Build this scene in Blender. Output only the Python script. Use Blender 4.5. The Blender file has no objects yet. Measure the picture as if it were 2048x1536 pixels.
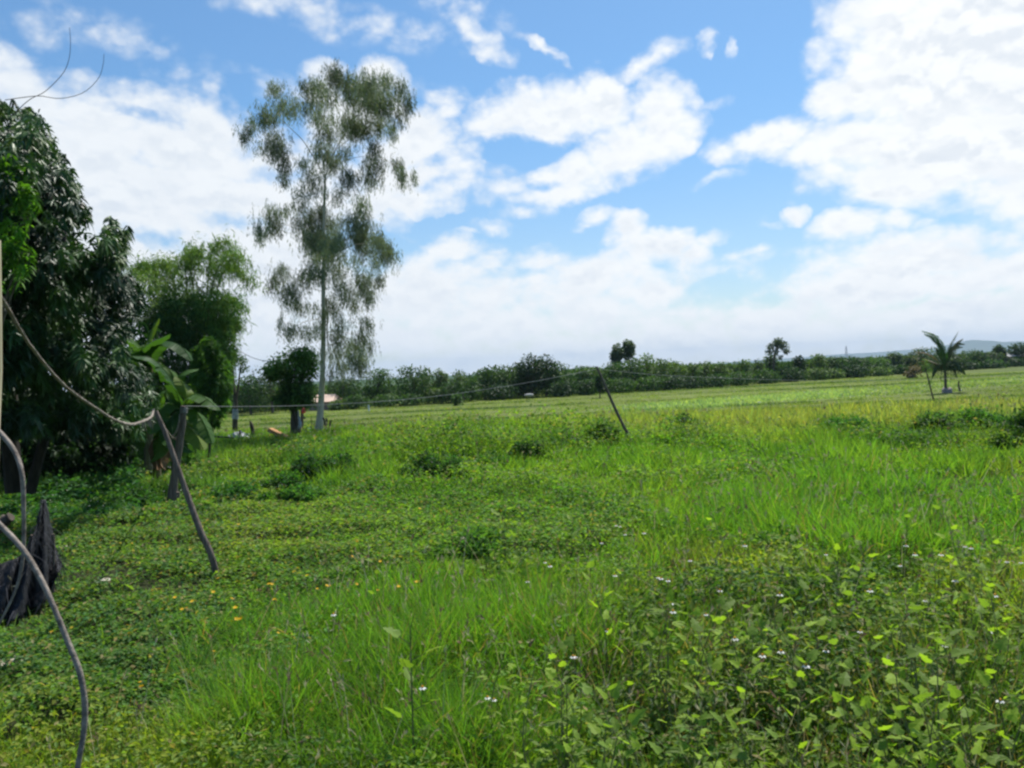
import bpy, bmesh, math, random
import numpy as np
from mathutils import Vector, Matrix

R = math.radians
rng = np.random.default_rng(7)
random.seed(7)
scene = bpy.context.scene
COL = scene.collection

# ------------------------------------------------------------------ camera
FPX = 1593.0                      # focal length in pixels of a 2048 wide frame
EYE = Vector((0.0, 0.0, 2.2))
PITCH, ROLL = -0.83, -2.5
cam_d = bpy.data.cameras.new('camera')
cam = bpy.data.objects.new('camera', cam_d)
COL.objects.link(cam)
CAM_ROT = (Matrix.Rotation(R(90 + PITCH), 3, 'X') @ Matrix.Rotation(R(ROLL), 3, 'Z'))
cam.matrix_world = Matrix.Translation(EYE) @ CAM_ROT.to_4x4()
cam_d.sensor_width = 36.0
cam_d.lens = 36.0 * FPX / 2048.0
cam_d.clip_start = 0.05
cam_d.clip_end = 30000.0
scene.camera = cam
CR = np.array(CAM_ROT)

def ray(px, py):
    v = Vector(((px - 1024) / FPX, -(py - 768) / FPX, -1.0))
    return CAM_ROT @ v

def at(px, py, Y):
    d = ray(px, py)
    return EYE + d * (Y / d.y)

def proj(x, y, z):
    p = np.stack([np.asarray(x, float), np.asarray(y, float), np.asarray(z, float) - EYE.z], -1) @ CR
    w = np.maximum(-p[..., 2], 0.05)
    return 1024 + FPX * p[..., 0] / w, 768 - FPX * p[..., 1] / w

# ------------------------------------------------------------------ render settings
scene.view_settings.view_transform = 'Standard'
scene.view_settings.look = 'None'
scene.view_settings.exposure = 0.48
scene.view_settings.gamma = 1.0
scene.view_settings.use_curve_mapping = False
scene.cycles.use_denoising = True
scene.cycles.pixel_filter_type = 'BLACKMAN_HARRIS'
scene.cycles.filter_width = 2.5
scene.cycles.max_bounces = 6
scene.cycles.diffuse_bounces = 3
scene.cycles.glossy_bounces = 2
scene.cycles.transmission_bounces = 4
scene.cycles.transparent_max_bounces = 6
scene.cycles.sample_clamp_indirect = 6.0

# ------------------------------------------------------------------ sun and sky
SUN_EL, SUN_AZ = 60.0, 28.0       # degrees; azimuth from straight ahead towards the right
sd = bpy.data.lights.new('sun', 'SUN')
sd.energy = 4.6
sd.angle = R(0.53)
sd.color = (1.0, 0.955, 0.88)
sun = bpy.data.objects.new('sun', sd)
COL.objects.link(sun)
sdir = Vector((math.sin(R(SUN_AZ)) * math.cos(R(SUN_EL)), math.cos(R(SUN_AZ)) * math.cos(R(SUN_EL)), math.sin(R(SUN_EL))))
sun.rotation_euler = sdir.to_track_quat('Z', 'Y').to_euler()
sun.location = (0, 0, 40)

world = bpy.data.worlds.new('World')
scene.world = world
world.use_nodes = True
wt = world.node_tree
for n in list(wt.nodes):
    wt.nodes.remove(n)
WN = wt.nodes.new
WL = wt.links.new

def wmath(nt, op, a, b=None, c=None, clamp=False):
    n = nt.nodes.new('ShaderNodeMath'); n.operation = op; n.use_clamp = clamp
    for i, v in enumerate((a, b, c)):
        if v is None:
            continue
        if isinstance(v, (int, float)):
            n.inputs[i].default_value = v
        else:
            nt.links.new(v, n.inputs[i])
    return n.outputs[0]

def px_uv(px, py):
    d = ray(px, py).normalized()
    return math.atan2(d.x, d.y), math.asin(d.z)

# ellipses of cloud: centre x, y, half width, half height (photo pixels), tilt in degrees, weight
CLOUDS = [
    (60, 190, 190, 75, -24, 0.95), (-60, 150, 160, 90, -20, .9), (330, 290, 330, 95, -12, 1.15), (180, 380, 330, 170, 0, 1.2), (420, 390, 260, 110, -8, 1.1),
    (560, 420, 200, 150, 0, 1.0), (470, 560, 330, 170, 0, 1.2), (300, 520, 260, 60, -10, .62), (40, 280, 200, 120, 0, 1.1),
    (640, 25, 330, 42, -10, .50), (760, 60, 220, 26, -6, .40), (960, 75, 85, 26, -36, .72), (930, 20, 120, 30, -20, .42), (1085, 105, 62, 12, -30, .66), (250, 60, 200, 40, -20, .40), (120, 60, 120, 50, 0, .38),
    (470, 215, 40, 20, -20, .55), (400, 180, 120, 35, -20, .42), (560, 170, 120, 30, -10, .42),
    (655, 165, 58, 48, 0, .95), (765, 160, 55, 42, 0, .95), (803, 205, 26, 60, 0, .9), (700, 230, 110, 60, 0, 1.0), (880, 180, 70, 26, -10, .45), (900, 210, 30, 22, 0, .62),
    (1095, 225, 150, 58, 0, 1.15), (1000, 235, 75, 62, 0, 1.1), (1215, 200, 70, 62, 0, 1.15), (1320, 235, 78, 72, 0, 1.1), (1270, 280, 90, 70, 0, 1.0), (1360, 285, 30, 24, 0, .8),
    (850, 275, 75, 65, 0, 1.05), (800, 330, 90, 90, 0, 1.05), (900, 320, 90, 50, 0, .85), (1150, 345, 110, 45, 6, 1.05), (1220, 310, 80, 50, 10, .95), (1110, 385, 100, 26, 4, .85),
    (820, 400, 130, 34, 4, 1.05), (740, 400, 80, 80, 0, .95), (1010, 380, 100, 26, 0, .62), (950, 340, 80, 30, 0, .6), (1050, 420, 60, 18, 0, .55),
    (1300, 125, 70, 26, 28, .68), (1395, 82, 20, 30, 0, .70), (1445, 93, 12, 20, 0, .5), (1235, 150, 46, 20, 20, .62), (1415, 215, 50, 12, 0, .42),
    (1960, 90, 330, 200, 0, 1.5), (1800, 150, 130, 130, 0, 1.25), (1690, 195, 85, 52, 14, 1.1), (1900, 280, 300, 120, 0, 1.4), (1560, 285, 150, 38, 0, 1.0), (1680, 290, 150, 52, 0, 1.05),
    (1690, 70, 60, 110, 10, .58), (2200, 300, 300, 140, 0, 1.4), (1830, 350, 150, 70, 0, 1.1), (1760, 385, 75, 34, 0, 1.0), (2100, 120, 300, 300, 0, 1.4), (1440, 352, 60, 14, 10, .46), (1600, 385, 40, 20, 10, .48), (2040, 372, 26, 20, 0, .8),
    (1590, 434, 36, 22, 0, .85), (1700, 452, 88, 30, 8, .98), (1780, 440, 60, 24, 6, .85), (1830, 445, 30, 16, 0, .6), (1530, 450, 40, 12, -8, .5), (1510, 440, 30, 12, 0, .4),
    (1245, 460, 60, 42, 0, 1.1), (1310, 490, 100, 40, 0, 1.15), (1370, 505, 60, 30, 0, 1.0), (1430, 480, 42, 16, 4, .8), (1180, 438, 38, 24, 16, .78), (1165, 455, 30, 12, 0, .6),
    (985, 450, 48, 20, -10, .70), (940, 462, 60, 10, 0, .5), (900, 500, 75, 34, 4, .92), (990, 505, 50, 14, 4, .55), (1060, 540, 120, 26, 8, .62),
    (1190, 560, 120, 52, 10, 1.1), (1300, 590, 110, 40, 0, 1.05), (830, 600, 420, 100, 0, .98), (1000, 650, 700, 95, 2, .92), (1480, 558, 22, 10, 0, .7), (1475, 517, 70, 10, 8, .5),
    (1560, 640, 420, 66, 6, .92), (1800, 560, 300, 90, 0, 1.15), (2100, 540, 420, 62, 0, 1.1), (1750, 510, 120, 30, 8, .9), (1650, 545, 120, 30, 14, .7), (1900, 640, 600, 110, 0, 1.0),
    (300, 700, 700, 110, 0, 1.0), (1100, 720, 1500, 60, 2.5, 1.0), (-300, 500, 400, 330, 0, 1.1), (2500, 450, 400, 330, 0, 1.1),
]
HOLES = [
    (450, 435, 90, 18, -12, .42), (330, 478, 110, 20, -14, .40), (270, 225, 90, 12, -14, .35), (1030, 300, 90, 26, 0, .55), (900, 320, 60, 16, 0, .30), (1080, 370, 30, 12, 0, .3),
    (1460, 575, 170, 26, 10, .45), (1540, 590, 60, 16, 0, .3), (1000, 560, 90, 14, 6, .30), (1890, 555, 60, 8, 4, .30), (1900, 600, 120, 8, 4, .28), (760, 520, 60, 30, 0, .35),
    (1760, 330, 90, 14, -12, .25), (1640, 560, 90, 20, 10, .25), (520, 345, 60, 16, 0, .25), (700, 480, 60, 40, 0, .3),
]

def build_density_group():
    g = bpy.data.node_groups.new('cloud_density', 'ShaderNodeTree')
    g.interface.new_socket(name='UV', in_out='INPUT', socket_type='NodeSocketVector')
    g.interface.new_socket(name='Density', in_out='OUTPUT', socket_type='NodeSocketFloat')
    gi = g.nodes.new('NodeGroupInput'); go = g.nodes.new('NodeGroupOutput')
    L = g.links.new
    # warp the lookup so that the ellipses get ragged billowing edges
    n1 = g.nodes.new('ShaderNodeTexNoise'); n1.inputs['Scale'].default_value = 9.0; n1.inputs['Detail'].default_value = 5.0; n1.inputs['Roughness'].default_value = 0.6
    L(gi.outputs[0], n1.inputs['Vector'])
    sub = g.nodes.new('ShaderNodeVectorMath'); sub.operation = 'SUBTRACT'; sub.inputs[1].default_value = (0.5, 0.5, 0.5)
    L(n1.outputs['Color'], sub.inputs[0])
    sc = g.nodes.new('ShaderNodeVectorMath'); sc.operation = 'MULTIPLY'; sc.inputs[1].default_value = (0.085, 0.055, 0.0)
    L(sub.outputs[0], sc.inputs[0])
    ad = g.nodes.new('ShaderNodeVectorMath'); ad.operation = 'ADD'
    L(gi.outputs[0], ad.inputs[0]); L(sc.outputs[0], ad.inputs[1])
    uv = ad.outputs[0]

    PW = 0.6
    def ell(px, py, rx, ry, ang, w):
        u, v = px_uv(px, py)
        k = math.cos(math.atan((px - 1024) / FPX)) ** 1.0
        m = g.nodes.new('ShaderNodeMapping'); m.vector_type = 'TEXTURE'
        m.inputs['Location'].default_value = (u, v, 0)
        m.inputs['Rotation'].default_value = (0, 0, R(ang + ROLL * -0.4))
        m.inputs['Scale'].default_value = (1.22 * rx * k * k / FPX, 1.22 * ry * k / FPX, 1)
        L(uv, m.inputs['Vector'])
        gr = g.nodes.new('ShaderNodeTexGradient'); gr.gradient_type = 'SPHERICAL'
        L(m.outputs[0], gr.inputs[0])
        return wmath(g, 'MULTIPLY', gr.outputs[1], w ** (1 / PW))
    acc = None
    for c in CLOUDS:
        e = ell(*c)
        acc = e if acc is None else wmath(g, 'MAXIMUM', acc, e)
    acc = wmath(g, 'POWER', acc, PW)
    hol = None
    for c in HOLES:
        e = ell(*c)
        hol = e if hol is None else wmath(g, 'MAXIMUM', hol, e)
    hol = wmath(g, 'POWER', hol, PW)
    d = wmath(g, 'SUBTRACT', acc, hol)
    def fbm(shift):
        mp = g.nodes.new('ShaderNodeMapping'); mp.inputs['Scale'].default_value = (1.0, 1.45, 1); mp.inputs['Rotation'].default_value = (0, 0, R(-12))
        mp.inputs['Location'].default_value = shift
        L(gi.outputs[0], mp.inputs[0])
        n2 = g.nodes.new('ShaderNodeTexNoise'); n2.inputs['Scale'].default_value = 17.0; n2.inputs['Detail'].default_value = 7.0; n2.inputs['Roughness'].default_value = 0.60
        n2.inputs['Distortion'].default_value = 0.2
        L(mp.outputs[0], n2.inputs['Vector'])
        wv = g.nodes.new('ShaderNodeVectorMath'); wv.operation = 'MULTIPLY_ADD'; wv.inputs[1].default_value = (0.035, 0.035, 0); L(n1.outputs['Color'], wv.inputs[0]); L(mp.outputs[0], wv.inputs[2])
        vo = g.nodes.new('ShaderNodeTexVoronoi'); vo.feature = 'SMOOTH_F1'; vo.inputs['Scale'].default_value = 26.0; vo.inputs['Detail'].default_value = 2.0; vo.inputs['Roughness'].default_value = 0.55; vo.inputs['Smoothness'].default_value = 0.45; vo.voronoi_dimensions = '2D'
        L(wv.outputs[0], vo.inputs['Vector'])
        bl = wmath(g, 'SUBTRACT', 0.44, vo.outputs['Distance'])
        return wmath(g, 'MULTIPLY_ADD', bl, 0.34, n2.outputs[0])
    n0, n1_ = fbm((0, 0, 0)), fbm((0.006, 0.016, 0))
    nz = wmath(g, 'SUBTRACT', n0, 0.5)
    nz = wmath(g, 'MULTIPLY_ADD', nz, 1.08, 0.13)
    has = wmath(g, 'MULTIPLY', acc, 3.0, clamp=True)
    nz = wmath(g, 'MULTIPLY', nz, has)
    d = wmath(g, 'ADD', d, nz)
    L(d, go.inputs[0])
    g.interface.new_socket(name='Relief', in_out='OUTPUT', socket_type='NodeSocketFloat')
    L(wmath(g, 'SUBTRACT', n1_, n0), go.inputs[1])
    return g

tc = WN('ShaderNodeTexCoord')
sep = WN('ShaderNodeSeparateXYZ'); WL(tc.outputs['Generated'], sep.inputs[0])
az = wmath(wt, 'ARCTAN2', sep.outputs[0], sep.outputs[1])
el = wmath(wt, 'ARCSINE', sep.outputs[2])
comb = WN('ShaderNodeCombineXYZ'); WL(az, comb.inputs[0]); WL(el, comb.inputs[1])
DG = build_density_group()
g1 = WN('ShaderNodeGroup'); g1.node_tree = DG; WL(comb.outputs[0], g1.inputs[0])
def smooth(nt, v, a, b, lo=0.0, hi=1.0):
    m = nt.nodes.new('ShaderNodeMapRange'); m.interpolation_type = 'SMOOTHSTEP'
    m.inputs['From Min'].default_value = a; m.inputs['From Max'].default_value = b
    m.inputs['To Min'].default_value = lo; m.inputs['To Max'].default_value = hi
    nt.links.new(v, m.inputs['Value'])
    return m.outputs['Result']

alpha = smooth(wt, g1.outputs[0], 0.10, 0.86)
relief = smooth(wt, g1.outputs[1], -0.12, 0.20)      # billows facing away from the sun are greyer
core = smooth(wt, g1.outputs[0], 0.55, 1.2)
under = wmath(wt, 'MULTIPLY', relief, core)
side = smooth(wt, az, -0.55, 0.45)                  # clouds near the sun's side are brighter
low = smooth(wt, el, 0.03, 0.34)
bri = WN('ShaderNodeMix'); bri.data_type = 'RGBA'
bri.inputs['A'].default_value = (7.5, 7.9, 8.3, 1); bri.inputs['B'].default_value = (8.6, 8.8, 8.9, 1)
WL(side, bri.inputs['Factor'])
n3 = WN('ShaderNodeTexNoise'); n3.inputs['Scale'].default_value = 16.0; n3.inputs['Detail'].default_value = 6.0
m3 = WN('ShaderNodeMapping'); m3.inputs['Scale'].default_value = (1, 2.0, 1); WL(comb.outputs[0], m3.inputs[0]); WL(m3.outputs[0], n3.inputs['Vector'])
soft = smooth(wt, n3.outputs[0], 0.42, 0.72)
sh1 = wmath(wt, 'MULTIPLY', under, 0.42)
sh2 = wmath(wt, 'MULTIPLY', soft, 0.14)
shd = wmath(wt, 'ADD', sh1, sh2, clamp=True)
dark = WN('ShaderNodeMix'); dark.data_type = 'RGBA'
dark.inputs['B'].default_value = (4.9, 5.7, 6.8, 1)
WL(shd, dark.inputs['Factor']); WL(bri.outputs['Result'], dark.inputs['A'])
sky = WN('ShaderNodeTexSky'); sky.sky_type = 'NISHITA'; sky.sun_disc = False
sky.sun_elevation = R(SUN_EL); sky.sun_rotation = R(SUN_AZ)
sky.altitude = 0; sky.air_density = 1.0; sky.dust_density = 0.6; sky.ozone_density = 1.6
tintn = WN('ShaderNodeMix'); tintn.data_type = 'RGBA'; tintn.blend_type = 'MULTIPLY'; tintn.inputs['Factor'].default_value = 1.0
tintn.inputs['B'].default_value = (0.72, 1.03, 1.17, 1)
WL(sky.outputs[0], tintn.inputs['A'])
tlow = WN('ShaderNodeMix'); tlow.data_type = 'RGBA'; tlow.inputs['A'].default_value = (0.90, 0.99, 1.06, 1); tlow.inputs['B'].default_value = (0.70, 1.01, 1.18, 1)
WL(low, tlow.inputs['Factor']); WL(tlow.outputs['Result'], tintn.inputs['B'])
mx = WN('ShaderNodeMix'); mx.data_type = 'RGBA'
WL(alpha, mx.inputs['Factor']); WL(tintn.outputs['Result'], mx.inputs['A']); WL(dark.outputs['Result'], mx.inputs['B'])
bg = WN('ShaderNodeBackground'); bg.inputs['Strength'].default_value = 0.086
WL(mx.outputs['Result'], bg.inputs['Color'])
wo = WN('ShaderNodeOutputWorld'); WL(bg.outputs[0], wo.inputs['Surface'])
world.cycles.sampling_method = 'MANUAL'
world.cycles.sample_map_resolution = 512

# ------------------------------------------------------------------ helpers
def vhash(ix, iy, s=0):
    n = (ix.astype(np.int64) * 374761393 + iy.astype(np.int64) * 668265263 + s * 974634777) & 0x7fffffff
    n = ((n ^ (n >> 13)) * 1274126177) & 0x7fffffff
    return ((n ^ (n >> 16)) & 0xffff) / 65535.0

def vnoise(x, y, s=0):
    x = np.asarray(x, float); y = np.asarray(y, float)
    ix = np.floor(x).astype(np.int64); iy = np.floor(y).astype(np.int64)
    fx = x - ix; fy = y - iy
    fx = fx * fx * (3 - 2 * fx); fy = fy * fy * (3 - 2 * fy)
    a = vhash(ix, iy, s); b = vhash(ix + 1, iy, s); c = vhash(ix, iy + 1, s); d = vhash(ix + 1, iy + 1, s)
    return (a * (1 - fx) + b * fx) * (1 - fy) + (c * (1 - fx) + d * fx) * fy

def fbm2(x, y, s=0, o=3):
    t = 0; w = 0.5; tot = 0
    for i in range(o):
        t = t + w * vnoise(x * 2 ** i, y * 2 ** i, s + i * 17); tot += w; w *= 0.5
    return t / tot

def sst(x, a, b):
    t = np.clip((x - a) / (b - a), 0, 1)
    return t * t * (3 - 2 * t)

def gz(x, y):
    x = np.asarray(x, float); y = np.asarray(y, float)
    r = np.hypot(x, y)
    return (-1.2 * sst(y, 26, 62) + 0.10 * (fbm2(x * 0.33 + 9, y * 0.33 + 4, 3) - 0.5) * sst(r, 2, 8) * (1 - sst(r, 60, 120))
            + 0.10 * np.exp(-((y - 20.5 - 0.10 * x) / 2.2) ** 2) * sst(x, -9, -5) * (1 - sst(x, 4, 7)))

def gz1(x, y):
    return float(gz(np.array([x]), np.array([y]))[0])

def ground_at(px, py):
    d = ray(px, py)
    Y = 2.0
    for _ in range(4000):
        p = EYE + d * (Y / d.y)
        if p.z <= gz1(p.x, p.y):
            break
        Y *= 1.004
    return Vector((p.x, p.y, gz1(p.x, p.y)))

class MB:
    def __init__(s):
        s.v, s.f, s.t, s.n = [], [], [], 0
    def add(s, v, f, t=None):
        v = np.asarray(v, np.float32).reshape(-1, 3); f = np.asarray(f, np.int64)
        if t is None:
            t = (1, 1, 1)
        t = np.broadcast_to(np.asarray(t, np.float32), (len(v), 3))
        s.v.append(v); s.f.append(f + s.n); s.t.append(t); s.n += len(v)
        return s
    def mesh(s, name, mat, smooth=False):
        me = bpy.data.meshes.new(name)
        V = np.concatenate(s.v)
        me.vertices.add(len(V)); me.vertices.foreach_set('co', V.ravel())
        li = np.concatenate([f.ravel() for f in s.f]).astype(np.int32)
        tot = np.concatenate([np.full(f.shape[0], f.shape[1]) for f in s.f]).astype(np.int32)
        st = np.concatenate([[0], np.cumsum(tot)[:-1]]).astype(np.int32)
        me.loops.add(len(li)); me.loops.foreach_set('vertex_index', li)
        me.polygons.add(len(tot)); me.polygons.foreach_set('loop_start', st)
        try:
            me.polygons.foreach_set('loop_total', tot)
        except Exception:
            pass
        me.polygons.foreach_set('use_smooth', np.full(len(tot), smooth))
        me.update(calc_edges=True)
        T = np.concatenate(s.t)
        a = me.color_attributes.new('tint', 'FLOAT_COLOR', 'POINT')
        a.data.foreach_set('color', np.concatenate([T, np.ones((len(T), 1), np.float32)], 1).astype(np.float32).ravel())
        me.materials.append(mat)
        return me
    def build(s, name, mat, parent=None, smooth=False, origin=None):
        if origin is not None:
            s.v = [v - np.array(origin, np.float32) for v in s.v]
        o = bpy.data.objects.new(name, s.mesh(name, mat, smooth))
        COL.objects.link(o)
        if parent is not None:
            o.parent = parent
        elif origin is not None:
            o.location = origin
        return o

def tag(o, label=None, cat=None, group=None, kind=None):
    if label: o['label'] = label
    if cat: o['category'] = cat
    if group: o['group'] = group
    if kind: o['kind'] = kind
    return o

def thing(name, label, cat, loc, group=None):
    o = bpy.data.objects.new(name, None)
    o.empty_display_size = 0.2
    COL.objects.link(o); o.location = loc
    return tag(o, label, cat, group)

def unit(a):
    return a / np.maximum(np.linalg.norm(a, axis=-1, keepdims=True), 1e-9)

def tube(mb, pts, rad, seg=7, tint=(1, 1, 1), knobs=0.0):
    P = np.asarray([list(p) for p in pts], float); n = len(P)
    rad = np.broadcast_to(np.asarray(rad, float), (n,)).copy()
    T = np.gradient(P, axis=0); T = unit(T)
    ref = np.array([0.31, 0.2, 0.93]) if abs(T[0][2]) < 0.8 else np.array([1.0, 0.1, 0.0])
    V = []
    for i in range(n):
        a = np.cross(T[i], ref); a /= np.linalg.norm(a); b = np.cross(T[i], a); ref = np.cross(a, T[i])
        ang = np.arange(seg) * 2 * math.pi / seg
        rr = rad[i] * (1 + knobs * (rng.random(seg) - 0.5))
        V.append(P[i] + (np.cos(ang) * rr)[:, None] * a + (np.sin(ang) * rr)[:, None] * b)
    V = np.concatenate(V)
    F = []
    for i in range(n - 1):
        for k in range(seg):
            k2 = (k + 1) % seg
            F.append((i * seg + k, i * seg + k2, (i + 1) * seg + k2, (i + 1) * seg + k))
    mb.add(V, F, tint)
    c = np.array([list(range(seg))[::-1]]); mb.add(V[:seg], c, tint)
    mb.add(V[-seg:], np.array([list(range(seg))]), tint)

def curve_pts(pts, n):
    """Catmull-Rom through the points."""
    P = np.asarray([list(p) for p in pts], float)
    P = np.concatenate([[2 * P[0] - P[1]], P, [2 * P[-1] - P[-2]]])
    out = []
    m = len(P) - 3
    for t in np.linspace(0, m - 1e-6, n):
        i = int(t); f = t - i
        a, b, c, d = P[i:i + 4]
        out.append(0.5 * (2 * b + (c - a) * f + (2 * a - 5 * b + 4 * c - d) * f * f + (3 * b - a - 3 * c + d) * f ** 3))
    return np.array(out)

def box(mb, x0, x1, y0, y1, z0, z1, tint=(1, 1, 1)):
    v = [(x, y, z) for z in (z0, z1) for y in (y0, y1) for x in (x0, x1)]
    f = [(0, 2, 3, 1), (4, 5, 7, 6), (0, 1, 5, 4), (1, 3, 7, 5), (3, 2, 6, 7), (2, 0, 4, 6)]
    mb.add(v, f, tint)

# leaf templates: rows of (t along, s across, n out of plane); faces
TPL = {
    'quad': (np.array([(0, 0, 0), (.5, -.5, 0), (1, 0, 0), (.5, .5, 0)]), [(0, 1, 2, 3)], []),
    'tri': (np.array([(0, -.5, 0), (0, .5, 0), (1, 0, 0)]), [], [(0, 1, 2)]),
    'leaf': (np.array([(0, 0, 0), (.45, -.5, .14), (.5, 0, -.04), (.45, .5, .14), (1, 0, 0)]), [(0, 1, 4, 2), (0, 2, 4, 3)], []),
    'blade': (np.array([(0, -.5, 0), (0, .5, 0), (.33, -.45, 0), (.33, .45, 0), (.68, -.3, 0), (.68, .3, 0), (1, 0, 0)]),
              [(0, 1, 3, 2), (2, 3, 5, 4)], [(4, 5, 6)]),
    'long': (np.array([(0, 0, 0), (.25, -.42, .10), (.25, .42, .10), (.28, 0, -.02), (.65, -.38, .08), (.65, .38, .08), (.66, 0, -.02), (1, 0, 0)]),
             [(0, 1, 3, 3), (3, 1, 4, 6)], []),
}
TPL['long'] = (TPL['long'][0], [(3, 1, 4, 6), (2, 3, 6, 5)], [(0, 1, 3), (0, 3, 2), (6, 4, 7), (6, 7, 5)])
LOBE = [(0, 0), (-.04, -.26), (.16, -.47), (.33, -.36), (.42, -.27), (.60, -.38), (.70, -.20), (.86, -.13), (1.0, 0), (.86, .13), (.70, .20), (.60, .38), (.42, .27), (.33, .36), (.16, .47), (-.04, .26)]

def leaves(mb, kind, P, D, N, L, W, tint, bend=0.0, grav=(0, 0, -1)):
    tv, q, tr = TPL[kind]
    P = np.asarray(P, float); D = unit(np.asarray(D, float)); n = len(P)
    if n == 0:
        return
    N = np.broadcast_to(np.asarray(N, float), (n, 3))
    S = np.cross(D, N); bad = np.linalg.norm(S, axis=1) < 1e-4
    S[bad] = (1, 0, 0); S = unit(S); N2 = np.cross(S, D)
    L = np.broadcast_to(np.asarray(L, float), (n,)); W = np.broadcast_to(np.asarray(W, float), (n,))
    bend = np.broadcast_to(np.asarray(bend, float), (n,))
    t, s, k = tv[:, 0], tv[:, 1], tv[:, 2]
    V = (P[:, None, :] + D[:, None, :] * (t[None, :, None] * L[:, None, None]) + S[:, None, :] * (s[None, :, None] * W[:, None, None])
         + N2[:, None, :] * (k[None, :, None] * W[:, None, None]))
    V = V + np.asarray(grav, float)[None, None, :] * ((t ** 2)[None, :, None] * (bend * L)[:, None, None])
    tint = np.broadcast_to(np.asarray(tint, np.float32), (n, 3))
    T = np.repeat(tint, len(tv), axis=0)
    base = (np.arange(n) * len(tv))[:, None, None]
    V = V.reshape(-1, 3)
    first = True
    for F in (q, tr):
        if not len(F):
            continue
        FF = (np.array(F)[None] + base).reshape(-1, len(F[0]))
        if first:
            mb.add(V, FF, T); first = False
        else:
            mb.f.append(FF + mb.n - len(V))

def rdir(n, up=0.0):
    v = rng.normal(size=(n, 3)); v[:, 2] += up
    return unit(v)

def jit(base, n, a=0.25, warm=0.12):
    """n colours near BASE: brightness and a green-to-yellow drift."""
    b = np.asarray(base, float)
    if b.ndim == 1:
        b = np.broadcast_to(b, (n, 3))
    k = 1 + a * (rng.random((n, 1)) * 2 - 1)
    w = warm * (rng.random((n, 1)) * 2 - 1)
    return np.clip(b * k * np.concatenate([1 + 1.5 * w, 1 + 0.5 * w, 1 - w], 1), 0.004, 1)

# ------------------------------------------------------------------ materials
def newmat(name):
    m = bpy.data.materials.new(name); m.use_nodes = True
    nt = m.node_tree
    for n in list(nt.nodes): nt.nodes.remove(n)
    out = nt.nodes.new('ShaderNodeOutputMaterial')
    return m, nt, out

def leafmat(name, rough=0.45, spec=0.4, trans=0.38, gain=1.0, tcol=(1.35, 1.5, 0.5)):
    m, nt, out = newmat(name)
    a = nt.nodes.new('ShaderNodeAttribute'); a.attribute_name = 'tint'
    g = nt.nodes.new('ShaderNodeMix'); g.data_type = 'RGBA'; g.blend_type = 'MULTIPLY'; g.inputs['Factor'].default_value = 1
    g.inputs['B'].default_value = (gain, gain, gain, 1)
    nt.links.new(a.outputs['Color'], g.inputs['A'])
    p = nt.nodes.new('ShaderNodeBsdfPrincipled')
    p.inputs['Roughness'].default_value = rough
    p.inputs['Specular IOR Level'].default_value = spec
    nt.links.new(g.outputs['Result'], p.inputs['Base Color'])
    tm = nt.nodes.new('ShaderNodeMix'); tm.data_type = 'RGBA'; tm.blend_type = 'MULTIPLY'; tm.inputs['Factor'].default_value = 1
    tm.inputs['B'].default_value = (*tcol, 1)
    nt.links.new(g.outputs['Result'], tm.inputs['A'])
    t = nt.nodes.new('ShaderNodeBsdfTranslucent'); nt.links.new(tm.outputs['Result'], t.inputs['Color'])
    x = nt.nodes.new('ShaderNodeMixShader'); x.inputs[0].default_value = trans
    nt.links.new(p.outputs[0], x.inputs[1]); nt.links.new(t.outputs[0], x.inputs[2])
    nt.links.new(x.outputs[0], out.inputs[0])
    return m

def noisemat(name, c1, c2, scale=8.0, rough=0.85, stretch=(1, 1, 1), bump=0.3, spec=0.3, detail=6, coord='Object', c3=None, bscale=None):
    m, nt, out = newmat(name)
    tcn = nt.nodes.new('ShaderNodeTexCoord'); mp = nt.nodes.new('ShaderNodeMapping'); mp.inputs['Scale'].default_value = stretch
    nt.links.new(tcn.outputs[coord], mp.inputs[0])
    n = nt.nodes.new('ShaderNodeTexNoise'); n.inputs['Scale'].default_value = scale; n.inputs['Detail'].default_value = detail; n.inputs['Roughness'].default_value = 0.65
    nt.links.new(mp.outputs[0], n.inputs['Vector'])
    r = nt.nodes.new('ShaderNodeValToRGB')
    r.color_ramp.elements[0].position = 0.36; r.color_ramp.elements[0].color = (*c1, 1)
    r.color_ramp.elements[1].position = 0.64; r.color_ramp.elements[1].color = (*c2, 1)
    if c3:
        e = r.color_ramp.elements.new(0.5); e.color = (*c3, 1)
    nt.links.new(n.outputs[0], r.inputs[0])
    p = nt.nodes.new('ShaderNodeBsdfPrincipled'); p.inputs['Roughness'].default_value = rough; p.inputs['Specular IOR Level'].default_value = spec
    nt.links.new(r.outputs[0], p.inputs['Base Color'])
    if bump:
        b = nt.nodes.new('ShaderNodeBump'); b.inputs['Strength'].default_value = bump; b.inputs['Distance'].default_value = 0.02
        nt.links.new(n.outputs[0], b.inputs['Height']); nt.links.new(b.outputs[0], p.inputs['Normal'])
    nt.links.new(p.outputs[0], out.inputs[0])
    return m

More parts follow.
